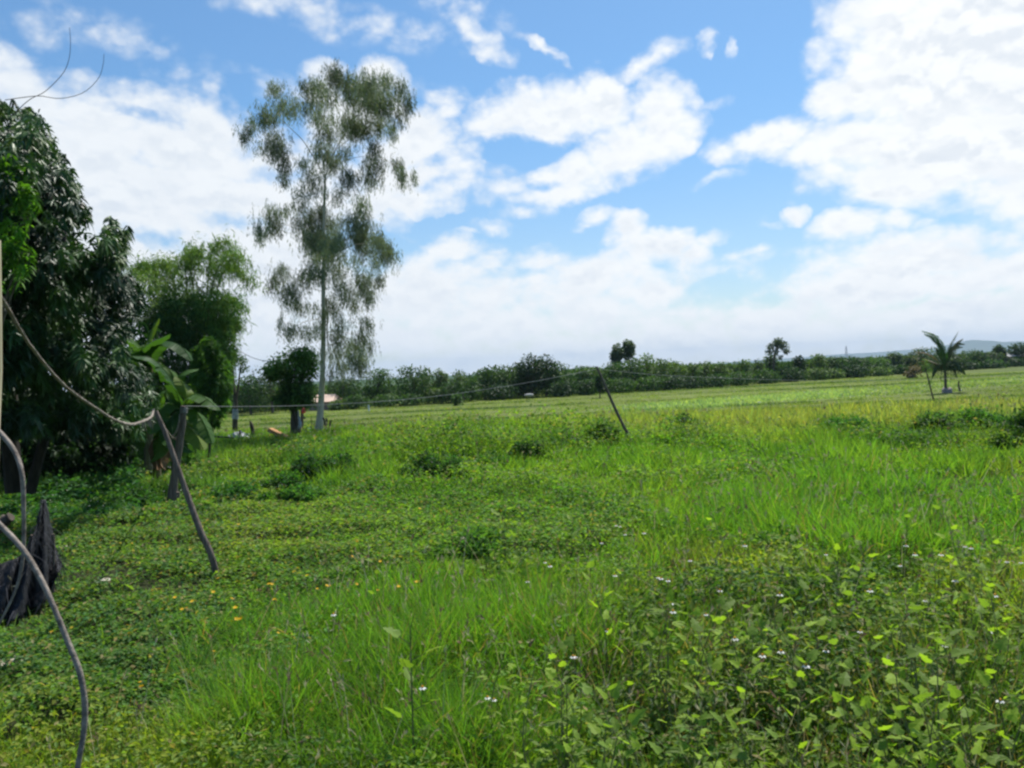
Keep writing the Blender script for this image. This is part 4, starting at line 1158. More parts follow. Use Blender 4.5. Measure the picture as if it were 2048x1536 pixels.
fine_tree('small_tree', 'dark leafy small tree among the banana plants under the mango edge', 0, 0,
          [([(245, 700), (300, 690), (345, 760), (330, 840), (350, 900), (300, 925), (250, 910), (240, 800)], 1.0, (0.038, 0.085, 0.024))],
          20.6, .5, 650, None, 'tree', .17, .05, (290, 925), nl=8, trunk=.04)
banana('tall banana plant with a long leaf arching left and broad leaves hanging right', (345, 930), (366, 826), 17.0, [
    ([(366, 826), (352, 780), (330, 742), (300, 716), (264, 712)], .21, BD, -.5, 0), ([(364, 815), (385, 790), (410, 795), (440, 820)], .20, BG, -.5, 0),
    ([(366, 822), (390, 822), (410, 850), (425, 888)], .20, BG, -.4, 0), ([(362, 824), (372, 850), (392, 870), (408, 900)], .20, BY, -.7, 0), ([(360, 818), (335, 810), (312, 835), (300, 868)], .20, BG, -.8, 0),
    ([(362, 820), (345, 838), (350, 880), (385, 905)], .22, BD, -.9, 0), ([(360, 812), (350, 790), (352, 760), (372, 742), (398, 738)], .17, BG, .5, 0), ([(366, 820), (372, 790), (365, 765), (352, 752)], .15, BY, .2, 0),
    ([(362, 830), (372, 870), (376, 905), (372, 930)], .12, BD, -.1, 0), ([(358, 835), (350, 860), (345, 900), (352, 925)], .09, BR_, -.2, 1)])
banana('shorter banana plant left of the tall one with yellowing hanging leaves', (312, 935), (318, 850), 18.0, [
    ([(318, 850), (300, 820), (270, 812), (245, 835)], .18, BD, -.5, 0), ([(318, 850), (322, 870), (318, 900), (300, 925)], .16, BG, -.6, 0), ([(318, 850), (335, 850), (348, 880), (352, 920)], .16, BY, -.5, 0),
    ([(318, 848), (290, 850), (275, 880), (280, 915)], .16, BG, -.4, 0), ([(318, 852), (325, 880), (322, 925), (325, 935)], .10, BR_, -.4, 1), ([(316, 852), (308, 880), (312, 915), (314, 940)], .09, BR_, -.4, 1),
    ([(318, 850), (312, 815), (316, 790), (330, 780)], .15, BG, .2, 0), ([(316, 852), (285, 860), (265, 895), (262, 925)], .09, (0.26, 0.12, 0.07), -.3, 1)])
banana('rear banana plant with high broad leaves against the bamboo', (296, 925), (300, 735), 19.6, [
    ([(300, 735), (285, 700), (258, 676), (228, 680)], .22, BG, -.5, 0), ([(300, 735), (305, 700), (330, 682), (362, 692), (384, 722)], .24, BD, -.6, 0), ([(300, 735), (296, 690), (306, 655), (318, 636)], .14, BY, .1, 0),
    ([(300, 735), (282, 712), (292, 690), (340, 668)], .22, BD, -.8, 0), ([(300, 735), (290, 745), (284, 775), (292, 815)], .18, BY, -.4, 0), ([(300, 735), (322, 730), (345, 748), (352, 785)], .19, BG, -.5, 0),
    ([(300, 735), (275, 730), (255, 755), (245, 795)], .18, BG, -.3, 0), ([(300, 738), (296, 780), (300, 830), (296, 860)], .10, BR_, -.2, 1)], stem=.12)

# dark undergrowth below the mango, one mass
def undergrowth():
    mb = MB()
    n = 9000
    px = rng.random(n) * 430 - 160; Y = 13.2 + rng.random(n) * 5.5
    x = (px - 1024) / FPX * Y
    py = rng.random(n)
    z = gz(x, Y) + py * (0.12 + .55 * vnoise(x * 1.1, Y * .9, 81) * sst(Y, 13, 17) + .7 * sst(Y, 16, 18.5))
    P = np.stack([x, Y, z], 1)
    D = rdir(n); D[:, 2] *= .4
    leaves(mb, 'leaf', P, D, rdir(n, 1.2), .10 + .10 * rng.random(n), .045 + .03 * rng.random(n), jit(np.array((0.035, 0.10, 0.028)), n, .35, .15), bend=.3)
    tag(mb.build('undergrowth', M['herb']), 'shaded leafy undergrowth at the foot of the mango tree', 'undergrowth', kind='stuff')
undergrowth()
fine_tree('shrub', 'near-black leaf mass added to stand for the shade under the mango crown', 0, 0,
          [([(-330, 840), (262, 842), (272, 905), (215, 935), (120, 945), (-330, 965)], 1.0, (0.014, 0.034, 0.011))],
          17.2, .9, 1500, None, 'tree', .17, .06, (60, 945), nl=7, trunk=.05)  # leaves added and coloured near-black in place of the shaded hollow
# wall of foliage closing the view behind the mango and banana plants
fine_tree('tree', 'dark tree behind the mango closing the view at the left border', 0, 0,
          [([(-400, 330), (120, 380), (260, 560), (330, 700), (400, 850), (380, 900), (200, 915), (-400, 930)], 1.0, (0.022, 0.055, 0.016))],
          24.0, 1.0, 1900, None, 'tree', .36, .12, (100, 905), nl=6, trunk=.2)

# ------------------------------------------------------------------ poles, rope, clothesline
def stick(name, label, cat, pts, rad, mat='pole', seg=9, n=26, knobs=.10, group=None, smooth=True):
    q = curve_pts([p for p in pts], n)
    m = MB(); tube(m, q, np.interp(np.linspace(0, 1, n), np.linspace(0, 1, len(rad)), rad), seg, knobs=knobs)
    o = m.build(name, M[mat], smooth=smooth, origin=tuple(q[0]))
    return tag(o, label, cat, group)
YP1 = 9.4
gp = ground_at(433, 1156); YP1 = gp.y
stick('clothesline_pole', 'crooked wooden pole leaning left in the near grass', 'pole',
      [at(437, 1172, YP1), at(424, 1115, YP1 - .03), at(400, 1060, YP1 - .02), at(378, 1000, YP1 + .03), at(350, 920, YP1 + .06), at(328, 860, YP1 + .08), at(311, 822, YP1 + .08)],
      [.037, .036, .036, .031, .027, .024], n=40, group=None)
gq = ground_at(345, 1010); YQ = gq.y
t = thing('clothesline_post', 'stout dark post with a side fork and wire wound round its top', 'post', (gq.x, YQ, gq.z))
def L2(x, y, dy=0.0): return np.array(at(x, y, YQ + dy)) - np.array(gq)
m = MB(); tube(m, curve_pts([L2(342, 1018), L2(348, 960), L2(357, 900), L2(364, 850), L2(368, 812)], 20), np.interp(np.linspace(0, 1, 20), [0, .3, 1], [.095, .072, .058]), 10, knobs=.14); m.build('shaft', M['pole'], t, smooth=True)
m = MB(); tube(m, curve_pts([L2(352, 878), L2(344, 876, -.02), L2(353, 862, -.08), L2(358, 842, -.10), L2(359, 828, -.08)], 16), np.linspace(.02, .011, 16), 7); m.build('fork', M['vine'], t, smooth=True)
m = MB()
for i in range(5):
    a = np.linspace(0, 6.28, 14); c = L2(367.5, 816 + i * 2.2)
    tube(m, [c + np.array((math.cos(v) * .066, math.sin(v) * .066, .004 * math.sin(v * 2 + i))) for v in a], .005, 5)
m.build('wire_binding', M['wire'], t)
# stump-like offcut at the foot of the post
stick('stump', 'small grey cut stump beside the foot of the stout post', 'stump', [at(352, 1012, YQ - .2), at(354, 1000, YQ - .2), at(356, 984, YQ - .2)], [.05, .045, .035])

# thick twisted vine-rope: border post -> crooked pole top
tops = at(311, 822, YP1 + .08)
rp = [at(-40, 560, 4.0), at(0, 592, 4.2), at(60, 690, 4.8), at(130, 772, 5.6), at(200, 822, 6.6), at(232, 841, 7.2), at(262, 849, 7.8), at(288, 842, 8.3), at(302, 834, 8.8), at(306, 824, YP1), tops + Vector((.0, -.04, .02))]
q = curve_pts(rp, 220)
mv = MB()
rr = np.interp(np.linspace(0, 1, 220), [0, .3, .6, 1], [.0085, .0105, .016, .013])
tube(mv, q, rr * .95, 8, knobs=.35)
for ph in (0, 2.1, 4.2):
    s = np.linspace(0, 60, 220) + ph
    T = unit(np.gradient(q, axis=0)); Sd = unit(np.cross(T, np.array((0, 0, 1.0)))); Nd = np.cross(Sd, T)
    tube(mv, q + Sd * (np.cos(s) * rr * .62)[:, None] + Nd * (np.sin(s) * rr * .62)[:, None], rr * .42, 6)
# small dead tufts hanging along the rope near the pole
for i in range(16):
    c = q[rng.integers(150, 205)]
    P = np.repeat([c], 4, 0); D = rng.normal(size=(4, 3)) * .4; D[:, 2] = -1
    leaves(mv, 'blade', P, D, rdir(4), .05 + .07 * rng.random(4), .008, (1, 1, 1), bend=.2)
tag(mv.build('rope', M['vine'], smooth=True, origin=tuple(q[0])), 'thick twisted vine rope sagging from the left border to the crooked pole', 'rope')
# second piece of the rope between crooked pole and stout post
stick('rope', 'short loose rope end hanging from the crooked pole towards the stout post', 'rope', [at(312, 826, YP1 + .06), at(322, 842, YP1 + .5), at(334, 862, YP1 + 2.0), at(346, 876, YQ - .25), at(352, 874, YQ - .1)], [.008, .008, .012, .012], mat='vine', seg=6, n=30)

# clothesline wire from the post to the far leaning pole and on to the right
gr = ground_at(1266, 895); YR = gr.y
def wire(name, label, pts, r, n=80):
    m = MB(); q = curve_pts(pts, n); tube(m, q, r, 5)
    return tag(m.build(name, M['wire'], origin=tuple(q[0])), label, 'wire')
wt0 = at(371, 812, YQ)
wire('clothesline_wire', 'thin clothesline wire from the stout post to the far leaning pole', [wt0, at(480, 813, YQ + .8), at(605, 811, YQ + 1.7), at(760, 803, YQ + 2.6), at(900, 789, YQ + 3.6), at(1050, 766, YQ + 4.6), at(1195, 738, YR)], .0052)
wire('clothesline_wire', 'fainter wire running right from the far leaning pole', [at(1195, 738, YR), at(1320, 750, YR + 1), at(1500, 758, YR + 3), at(1700, 762, YR + 5), at(1900, 757, YR + 7), at(2120, 744, YR + 9)], .0042)
wire('overhead_wire', 'sagging wire in the sky between the bare forked trunk and the round-topped tree', [at(466, 690, 30), at(490, 708, 30), at(520, 720, 30), at(560, 724, 30), at(590, 722, 30)], .012, 24)
t = thing('clothesline_pole', 'far wooden pole leaning left over the meadow', 'pole', tuple(gr))
def L3(x, y): return np.array(at(x, y, YR)) - np.array(gr)
m = MB(); tube(m, curve_pts([L3(1272, 905), L3(1262, 880), L3(1240, 838), L3(1216, 785), L3(1202, 752), L3(1193, 733)], 26), np.linspace(.046, .030, 26), 8, knobs=.12); m.build('shaft', M['pole'], t, smooth=True)
m = MB(); tube(m, [L3(1273, 918), L3(1271, 900), L3(1268, 884)], [.06, .055, .045], 8, knobs=.2); m.build('footing_stake', M['pole'], t, smooth=True)

# grey smooth stems close to the camera at the left
def sg(x, y, Y): return at(x, y, Y)
def toground(x, y, Y):
    p = at(x, y, Y); return Vector((p.x, Y, gz1(p.x, Y) - .03))
stick('woody_stem', 'grey bent stem at the left border hooking down into a thin tip', 'stem',
      [sg(-150, 790, 2.9), sg(-60, 812, 2.85), sg(0, 866, 2.8), sg(30, 905, 2.78), sg(44, 950, 2.75), sg(47, 1010, 2.75), sg(47, 1095, 2.75), sg(40, 1150, 2.74), sg(25, 1195, 2.73), sg(0, 1245, 2.72), sg(-40, 1330, 2.7), toground(-60, 1500, 2.7)],
      [.010, .0098, .0092, .0086, .0078, .0068, .0060, .0045, .004, .0035, .0035], mat='vine', n=90, knobs=.06)
stick('woody_stem', 'long grey stem curving down across the near lower left', 'stem',
      [sg(-150, 900, 2.62), sg(-70, 985, 2.62), sg(0, 1050, 2.62), sg(48, 1102, 2.6), sg(85, 1165, 2.58), sg(112, 1225, 2.56), sg(138, 1290, 2.55), sg(158, 1340, 2.54), sg(169, 1400, 2.53), sg(168, 1460, 2.52), sg(158, 1520, 2.5), sg(150, 1580, 2.5), sg(152, 1700, 2.48), toground(160, 1800, 2.46)],
      [.0085, .0088, .009, .0092, .0088, .0088, .0092, .0095, .0085, .008, .008, .008], mat='vine', n=110, knobs=.06)
# cream post sliver at the border
gpb = at(-50, 1640, 4.0); g600 = at(-17, 600, 4.0); g500 = at(-19, 480, 4.0)
t = MB(); tube(t, [(gpb.x, 4.0, gz1(gpb.x, 4) - .05), tuple(at(-28, 1000, 4.0)), tuple(at(-16, 740, 4.0)), tuple(g600), tuple(g500)], [.055, .05, .045, .045, .045], 10)
tag(t.build('wooden_post', M['cream'], smooth=True, origin=(gpb.x, 4.0, gz1(gpb.x, 4))), 'cream coloured post just inside the left border holding the rope', 'post')

# torn black shade net slumped over stakes at the lower left
def net():
    g = ground_at(70, 1235); Y0 = g.y
    t = thing('shade_net', 'torn black shade net slumped over stakes at the left border', 'net', tuple(g))
    n, m = 60, 26
    V = []
    # top edge and bottom edge in photo columns, drawn in depth from the border to the near right corner
    tx = np.interp(np.linspace(0, 1, n), [0, .25, .45, .6, .7, .8, .9, 1], [-220, -60, 30, 62, 84, 90, 106, 112])
    ty = np.interp(np.linspace(0, 1, n), [0, .25, .45, .6, .7, .8, .9, 1], [1150, 1140, 1120, 1095, 1000, 998, 1070, 1110])
    bx = np.interp(np.linspace(0, 1, n), [0, .3, .6, .8, 1], [-240, -60, 30, 90, 124])
    by = np.interp(np.linspace(0, 1, n), [0, .3, .6, .8, 1], [1290, 1268, 1240, 1205, 1130])
    YY = np.interp(np.linspace(0, 1, n), [0, .6, 1], [Y0 - .3, Y0 + .1, Y0 + .9])
    for j in range(m):
        f = j / (m - 1)
        for i in range(n):
            x = tx[i] * (1 - f) + bx[i] * f; y = ty[i] * (1 - f ** 1.1) + by[i] * f ** 1.1
            fold = .09 * math.sin(i * .62 + 1.6 * f) * (.3 + f) + .035 * math.sin(i * 1.33 - 2 * f)
            p = at(x, y, YY[i] + fold - .35 * f)
            jt = rng.normal(size=3) * .003
            V.append((p.x - g.x + jt[0], p.y - g.y + jt[1] * 2, max(p.z + jt[2], gz1(p.x, p.y) + .01) - g.z))
    F = [(j * n + i, j * n + i + 1, (j + 1) * n + i + 1, (j + 1) * n + i) for j in range(m - 1) for i in range(n - 1)]
    mb = MB().add(V, F); o = mb.build('netting', M['net'], t, smooth=True)
    md = o.modifiers.new('thickness', 'SOLIDIFY'); md.thickness = .006
    VV = np.array(V); ii = rng.integers(0, len(VV), 900); sh = MB()
    DD = rng.normal(size=(900, 3)) * .5; DD[:, 2] -= 1
    leaves(sh, 'blade', VV[ii] + np.array((0, -.02, .01)), DD, rdir(900), .10 + .22 * rng.random(900), .007, jit(np.array((0.05, 0.05, 0.056)), 900, .6, .05), bend=.2)
    sh.build('frayed_threads', M['dry'], t)
    for pts, r in (([(88, 1215), (86, 1100), (87, 1000)], .022), ([(106, 1185), (108, 1120), (106, 1068)], .016), ([(40, 1130), (55, 1098), (64, 1070)], .016), ([(66, 1130), (66, 1110), (64, 1094)], .009)):
        s = MB(); tube(s, curve_pts([np.array(at(x, y, Y0 + .45)) - np.array(g) for x, y in pts], 8), r, 7, knobs=.2); s.build('stake', M['pole'], t, smooth=True)
net()
stick('log', 'weathered pale log end behind the shade net at the left border', 'log', [at(-90, 1110, 8.3), at(-20, 1062, 8.3), at(22, 1034, 8.3)], [.10, .09, .05], mat='bark', knobs=.5)
def rock(label, px, py, r, squash=.35, mat='stone'):
    g = ground_at(px, py); bm = bmesh.new(); bmesh.ops.create_icosphere(bm, subdivisions=3, radius=1)
    for v in bm.verts:
        s = 1 + .28 * (vnoise(np.array([v.co.x * 1.7 + px]), np.array([v.co.y * 1.7 + v.co.z * 2]), 5)[0] - .5) * 2
        v.co = Vector((v.co.x * r * 1.3 * s, v.co.y * r * s, v.co.z * r * squash * s))
    me = bpy.data.meshes.new('stone'); bm.to_mesh(me); bm.free(); me.materials.append(M[mat])
    o = bpy.data.objects.new('stone', me); COL.objects.link(o); o.location = g + Vector((0, 0, r * squash * .5))
    return tag(o, label, 'stone')
rock('flat pale stone at the left border low in the picture', 8, 1328, .15, .3)
rock('small flat stone in the trodden grass near the shade net', 135, 1096, .10, .3)
rock('small whitish stone in the creepers right of the near stem', 205, 1165, .07, .4)

# ------------------------------------------------------------------ things round the eucalyptus
def placed(px, py): return ground_at(px, py)
# bare forked trunk
g = placed(470, 880)
t = thing('forked_trunk', 'bare forked tree trunk with a strip of white plastic tied on it', 'tree', tuple(g), None)
def L4(x, y, dy=0.0): return np.array(at(x, y, g.y + dy)) - np.array(g)
m = MB(); tube(m, curve_pts([L4(471, 888), L4(470, 845), L4(471, 805), L4(467, 770), L4(464, 735), L4(463, 700)], 20), np.linspace(.13, .045, 20), 8, knobs=.15)
tube(m, curve_pts([L4(471, 806), L4(476, 780), L4(479, 750), L4(483, 725)], 10), np.linspace(.06, .02, 10), 6)
for p in ([L4(465, 740), L4(455, 728), L4(448, 722)], [L4(481, 740), L4(489, 728), L4(492, 730)], [L4(463, 712), L4(470, 700), L4(478, 697)]):
    tube(m, p, [.025, .015, .008], 5)
m.build('trunk', M['bark'], t)
m = MB()
for (x, y, r) in ((482, 722, 12), (487, 738, 10), (456, 728, 12), (470, 716, 12)):
    ellipsoid_leaves(m, L4(x, y), np.array((r, r, r * .6)) * g.y / FPX, 70, 'leaf', .14, .06, G1, shell=.8)
m.build('leaf_tufts', M['tree'], t)
m = MB(); tube(m, [L4(470, 838), L4(471, 826), L4(471, 818)], [.135, .125, .115], 10, knobs=.2); m.build('plastic_strip', M['tarp'], t)
# round post with hanging things
g2_ = placed(604, 866)
def L5(x, y, dy=0.0): return np.array(at(x, y, g2_.y + dy)) - np.array(g2_)
t = thing('slim_post', 'slim dark post between the round-topped tree and the eucalyptus', 'post', tuple(g2_))
m = MB(); tube(m, curve_pts([L5(604, 872), L5(604, 830), L5(605, 790), L5(606, 740)], 16), np.linspace(.085, .06, 16), 8, knobs=.12); m.build('shaft', M['bark'], t)
def blob(name, label, cat, c, rad, mat, sub=3, noise=.25, squash=(1, 1, 1), seed=0):
    bm = bmesh.new(); bmesh.ops.create_icosphere(bm, subdivisions=sub, radius=1)
    for v in bm.verts:
        s = 1 + noise * 2 * (fbm2(np.array([v.co.x * 2.3 + seed]), np.array([v.co.y * 2.3 + v.co.z * 3.1 + seed]), 6)[0] - .5)
        v.co = Vector((v.co.x * rad * squash[0] * s, v.co.y * rad * squash[1] * s, v.co.z * rad * squash[2] * s))
    me = bpy.data.meshes.new(name); bm.to_mesh(me); bm.free(); me.materials.append(M[mat])
    for p in me.polygons: p.use_smooth = True
    o = bpy.data.objects.new(name, me); COL.objects.link(o); o.location = c
    return tag(o, label, cat) if label else o
def hanging(name, label, cat, px, py, r, mat, Y, squash, top):
    c = at(px, py, Y)
    t = thing(name, label, cat, tuple(c))
    o = blob('bag_body', None, None, (0, 0, 0), r, mat, 3, .35, squash); o.parent = t
    s = MB(); e = np.array(at(*top, Y)) - np.array(c)
    tube(s, [(0, 0, r * squash[2] * .8), e * .6, e], [r * .25, r * .12, .008], 6); s.build('tie', M[mat], t)
    return t
hanging('plastic_bag', 'red plastic bag hanging on the slim post', 'bag', 607, 822, .11, 'red', g2_.y - .12, (1, .7, 1.15), (606, 812))
hanging('cloth_bag', 'small black bag hanging below the red bag', 'bag', 609, 836, .06, 'black', g2_.y - .12, (1.1, .7, .8), (606, 828))
hanging('cloth_scrap', 'tiny white scrap clipped on the clothesline beside the slim post', 'scrap', 609, 811, .028, 'whitep', g2_.y - .10, (1, .6, 1.1), (609, 807))
gb = placed(622, 862); blob('plastic_sack', 'small white sack lying at the eucalyptus foot', 'sack', (gb.x, gb.y - .3, gb.z + .10), .15, 'whitep', squash=(1, .8, .75))
gb = placed(612, 862); blob('dark_log', 'dark lump of wood between the slim post and white sack', 'log', (gb.x - .02, gb.y + .2, gb.z + .06), .16, 'bark', squash=(1.7, .8, .45), seed=4)
gb = placed(594, 858); m = MB(); q = curve_pts([at(596, 820, 29.7), at(598, 836, 29.65), at(600, 850, 29.6), at(596, 858, 29.7)], 14)
tube(m, q, np.interp(np.linspace(0, 1, 14), [0, .5, .8, 1], [.02, .05, .07, .02]), 8, knobs=.5)
tag(m.build('torn_sheet', M['tarp'], origin=tuple(q[0])), 'pale torn plastic sheet hanging on the trunk of the round-topped tree', 'sheet')
# silver tarp heap, hose, plank, stump, stubs
gt_ = placed(482, 884)
def heap():
    nn, mm = 26, 16; V = []
    for j in range(mm):
        for i in range(nn):
            u, v = i / (nn - 1) * 2 - 1, j / (mm - 1) * 2 - 1
            h = max(0, 1 - abs(u) ** 1.8) * max(0, 1 - v * v)
            V.append((u * .62 + .08 * math.sin(j), v * .35, .26 * h * (.6 + .9 * vnoise(np.array([i * .6]), np.array([j * .9]), 8)[0]) + (u + 1) * .05))
    F = [(j * nn + i, j * nn + i + 1, (j + 1) * nn + i + 1, (j + 1) * nn + i) for j in range(mm - 1) for i in range(nn - 1)]
    o = MB().add(V, F).build('tarp', M['tarp']); o.location = gt_ + Vector((0, -.3, .06))
    md = o.modifiers.new('thickness', 'SOLIDIFY'); md.thickness = .01
    tag(o, 'crumpled silver tarp heaped at the foot of the bare forked trunk', 'tarp')
heap()
gs = placed(505, 884)
stick('stump', 'broken dark stump right of the silver tarp', 'stump', [at(505, 888, gs.y), at(506, 866, gs.y), at(503, 850, gs.y), at(500, 842, gs.y)], [.10, .085, .07, .03], mat='bark', knobs=.3)
stick('stump', 'short thin stub beside the bare forked trunk', 'stump', [at(480, 884, gs.y + .2), at(480, 868, gs.y + .2), at(479, 860, gs.y + .2)], [.05, .045, .03], mat='bark', knobs=.3)
m = MB(); a = np.array(at(534, 862, gs.y - .3)); b_ = np.array(at(566, 878, gs.y - 1.0))
dv = b_ - a; ln = np.linalg.norm(dv)
for k, (dz, dy, tt) in enumerate(((0, 0, 0), (.07, .04, .02), (-.02, .22, .05))):
    box(m, 0, ln, dy, dy + .2, dz, dz + .06)
o = m.build('plank_pile', M['plank']); o.location = a + np.array((0, 0, -.02)); o.rotation_euler = (0, -math.asin(dv[2] / ln) + .0, math.atan2(dv[1], dv[0]))
tag(o, 'orange-brown planks stacked in the grass left of the round-topped tree', 'planks')
blob('dirt_mound', 'bare brown dirt patch left of the silver tarp', 'mound', tuple(placed(428, 893) + Vector((0, 0, .0))), .55, 'dirt', squash=(1.3, .7, .22), seed=9)
stick('water_pipe', 'dark pipe lying low from the banana plants to the forked trunk', 'pipe', [at(385, 875, 27), at(420, 873, 27.4), at(445, 874, 27.8), at(468, 876, 28)], [.03, .03], mat='black', knobs=0)
for i, (x, y0, y1, lab) in enumerate(((649, 835, 850, 'upright stub closest to the eucalyptus trunk'), (654, 836, 850, 'leaning stub in the middle right of the eucalyptus'), (660, 840, 852, 'rightmost stub leaning away from the eucalyptus'), (623, 834, 858, 'thin upright stick left of the eucalyptus trunk'))):
    stick('stake', lab, 'stake', [at(x - (2 if i == 1 else 0), y1, 32.5), at(x, (y0 + y1) / 2, 32.5), at(x + (-3, -2, 2, -1)[i], y0, 32.5)], [.045 if i < 3 else .018, .035 if i < 3 else .012], mat='bark', n=8, group='stubs round the eucalyptus foot')
stick('stake', 'pale short stake on the field under the clothesline', 'stake', [at(738, 822, 80), at(737, 810, 80)], [.08, .07], mat='whitep', n=4)
stick('stake', 'thin stake beside the small bush alone on the field edge', 'stake', [at(927, 800, 84), at(926, 784, 84)], [.06, .05], mat='bark', n=4)

# ------------------------------------------------------------------ far buildings, mast
def house(label, x0, x1, ytop, yeave, Y, roof='roof', rise=True):
    a = at(x0, yeave, Y); b = at(x1, yeave, Y); top = at((x0 + x1) / 2, ytop, Y).z
    zb = gz1(a.x, Y); w = b.x - a.x; ze = (a.z + b.z) / 2
    t = thing('house', label, 'house', ((a.x + b.x) / 2, Y, zb)); he = ze - zb; ht = top - zb; dp = 5.0
    m = MB(); box(m, -w / 2 + .3, w / 2 - .3, 0, dp, -.1, he - .003); m.build('wall', M['wall'], t)
    m = MB(); v = [(-w / 2, -.4, he), (w / 2, -.4, he), (w / 2 - .35, dp / 2, ht), (-w / 2 + .35, dp / 2, ht), (-w / 2, dp + .4, he), (w / 2, dp + .4, he)]
    m.add(v, [(0, 1, 2, 3), (5, 4, 3, 2)]); m.add(v, [(0, 3, 4), (1, 5, 2)]); m.add(v, [(0, 4, 5, 1)])
    m.build('roof', M[roof], t)
    return t
house('low house with a pinkish roof behind the eucalyptus trunk', 612, 668, 790, 804, 92)
house('pale grey shed roof among the shrubs near the right border', 1996, 2034, 706, 713, 172, 'roofgrey')
house('pale shed roof cut by the right border', 2036, 2080, 705, 711, 172, 'roofgrey')
house('small pale roof just behind the palm stem', 1898, 1922, 712, 718, 160, 'roofgrey')
blob('tarp_mound', 'pale grey mound in the dark gap at the foot of the grove', 'mound', tuple(at(1058, 790, 96)), .42, 'roofgrey', squash=(1.4, .7, .42), seed=2)
def mast():
    Y = 1500; b = at(1693, 716, Y); top = at(1693, 690, Y)
    t = thing('radio_mast', 'thin lattice radio mast above the distant tree line', 'mast', (b.x, Y, -1))
    H = top.z + 1; m = MB()
    for dx, dy in ((-1, -1), (1, -1), (1, 1), (-1, 1)):
        tube(m, [(dx * 2, dy * 2, 0), (dx * .7, dy * .7, H * .9)], [.3, .25], 4)
    for i in range(14):
        z0 = H * .9 * i / 14; z1 = H * .9 * (i + 1) / 14; r0 = 2 - 1.3 * i / 14; r1 = 2 - 1.3 * (i + 1) / 14
        tube(m, [(-r0, -r0, z0), (r1, -r1, z1)], .15, 4); tube(m, [(r0, -r0, z0), (-r1, -r1, z1)], .15, 4)
    m.build('lattice', M['steel'], t)
    m = MB(); tube(m, [(0, 0, H * .88), (0, 0, H)], [.3, .1], 5); m.build('antenna', M['steel'], t)
mast()

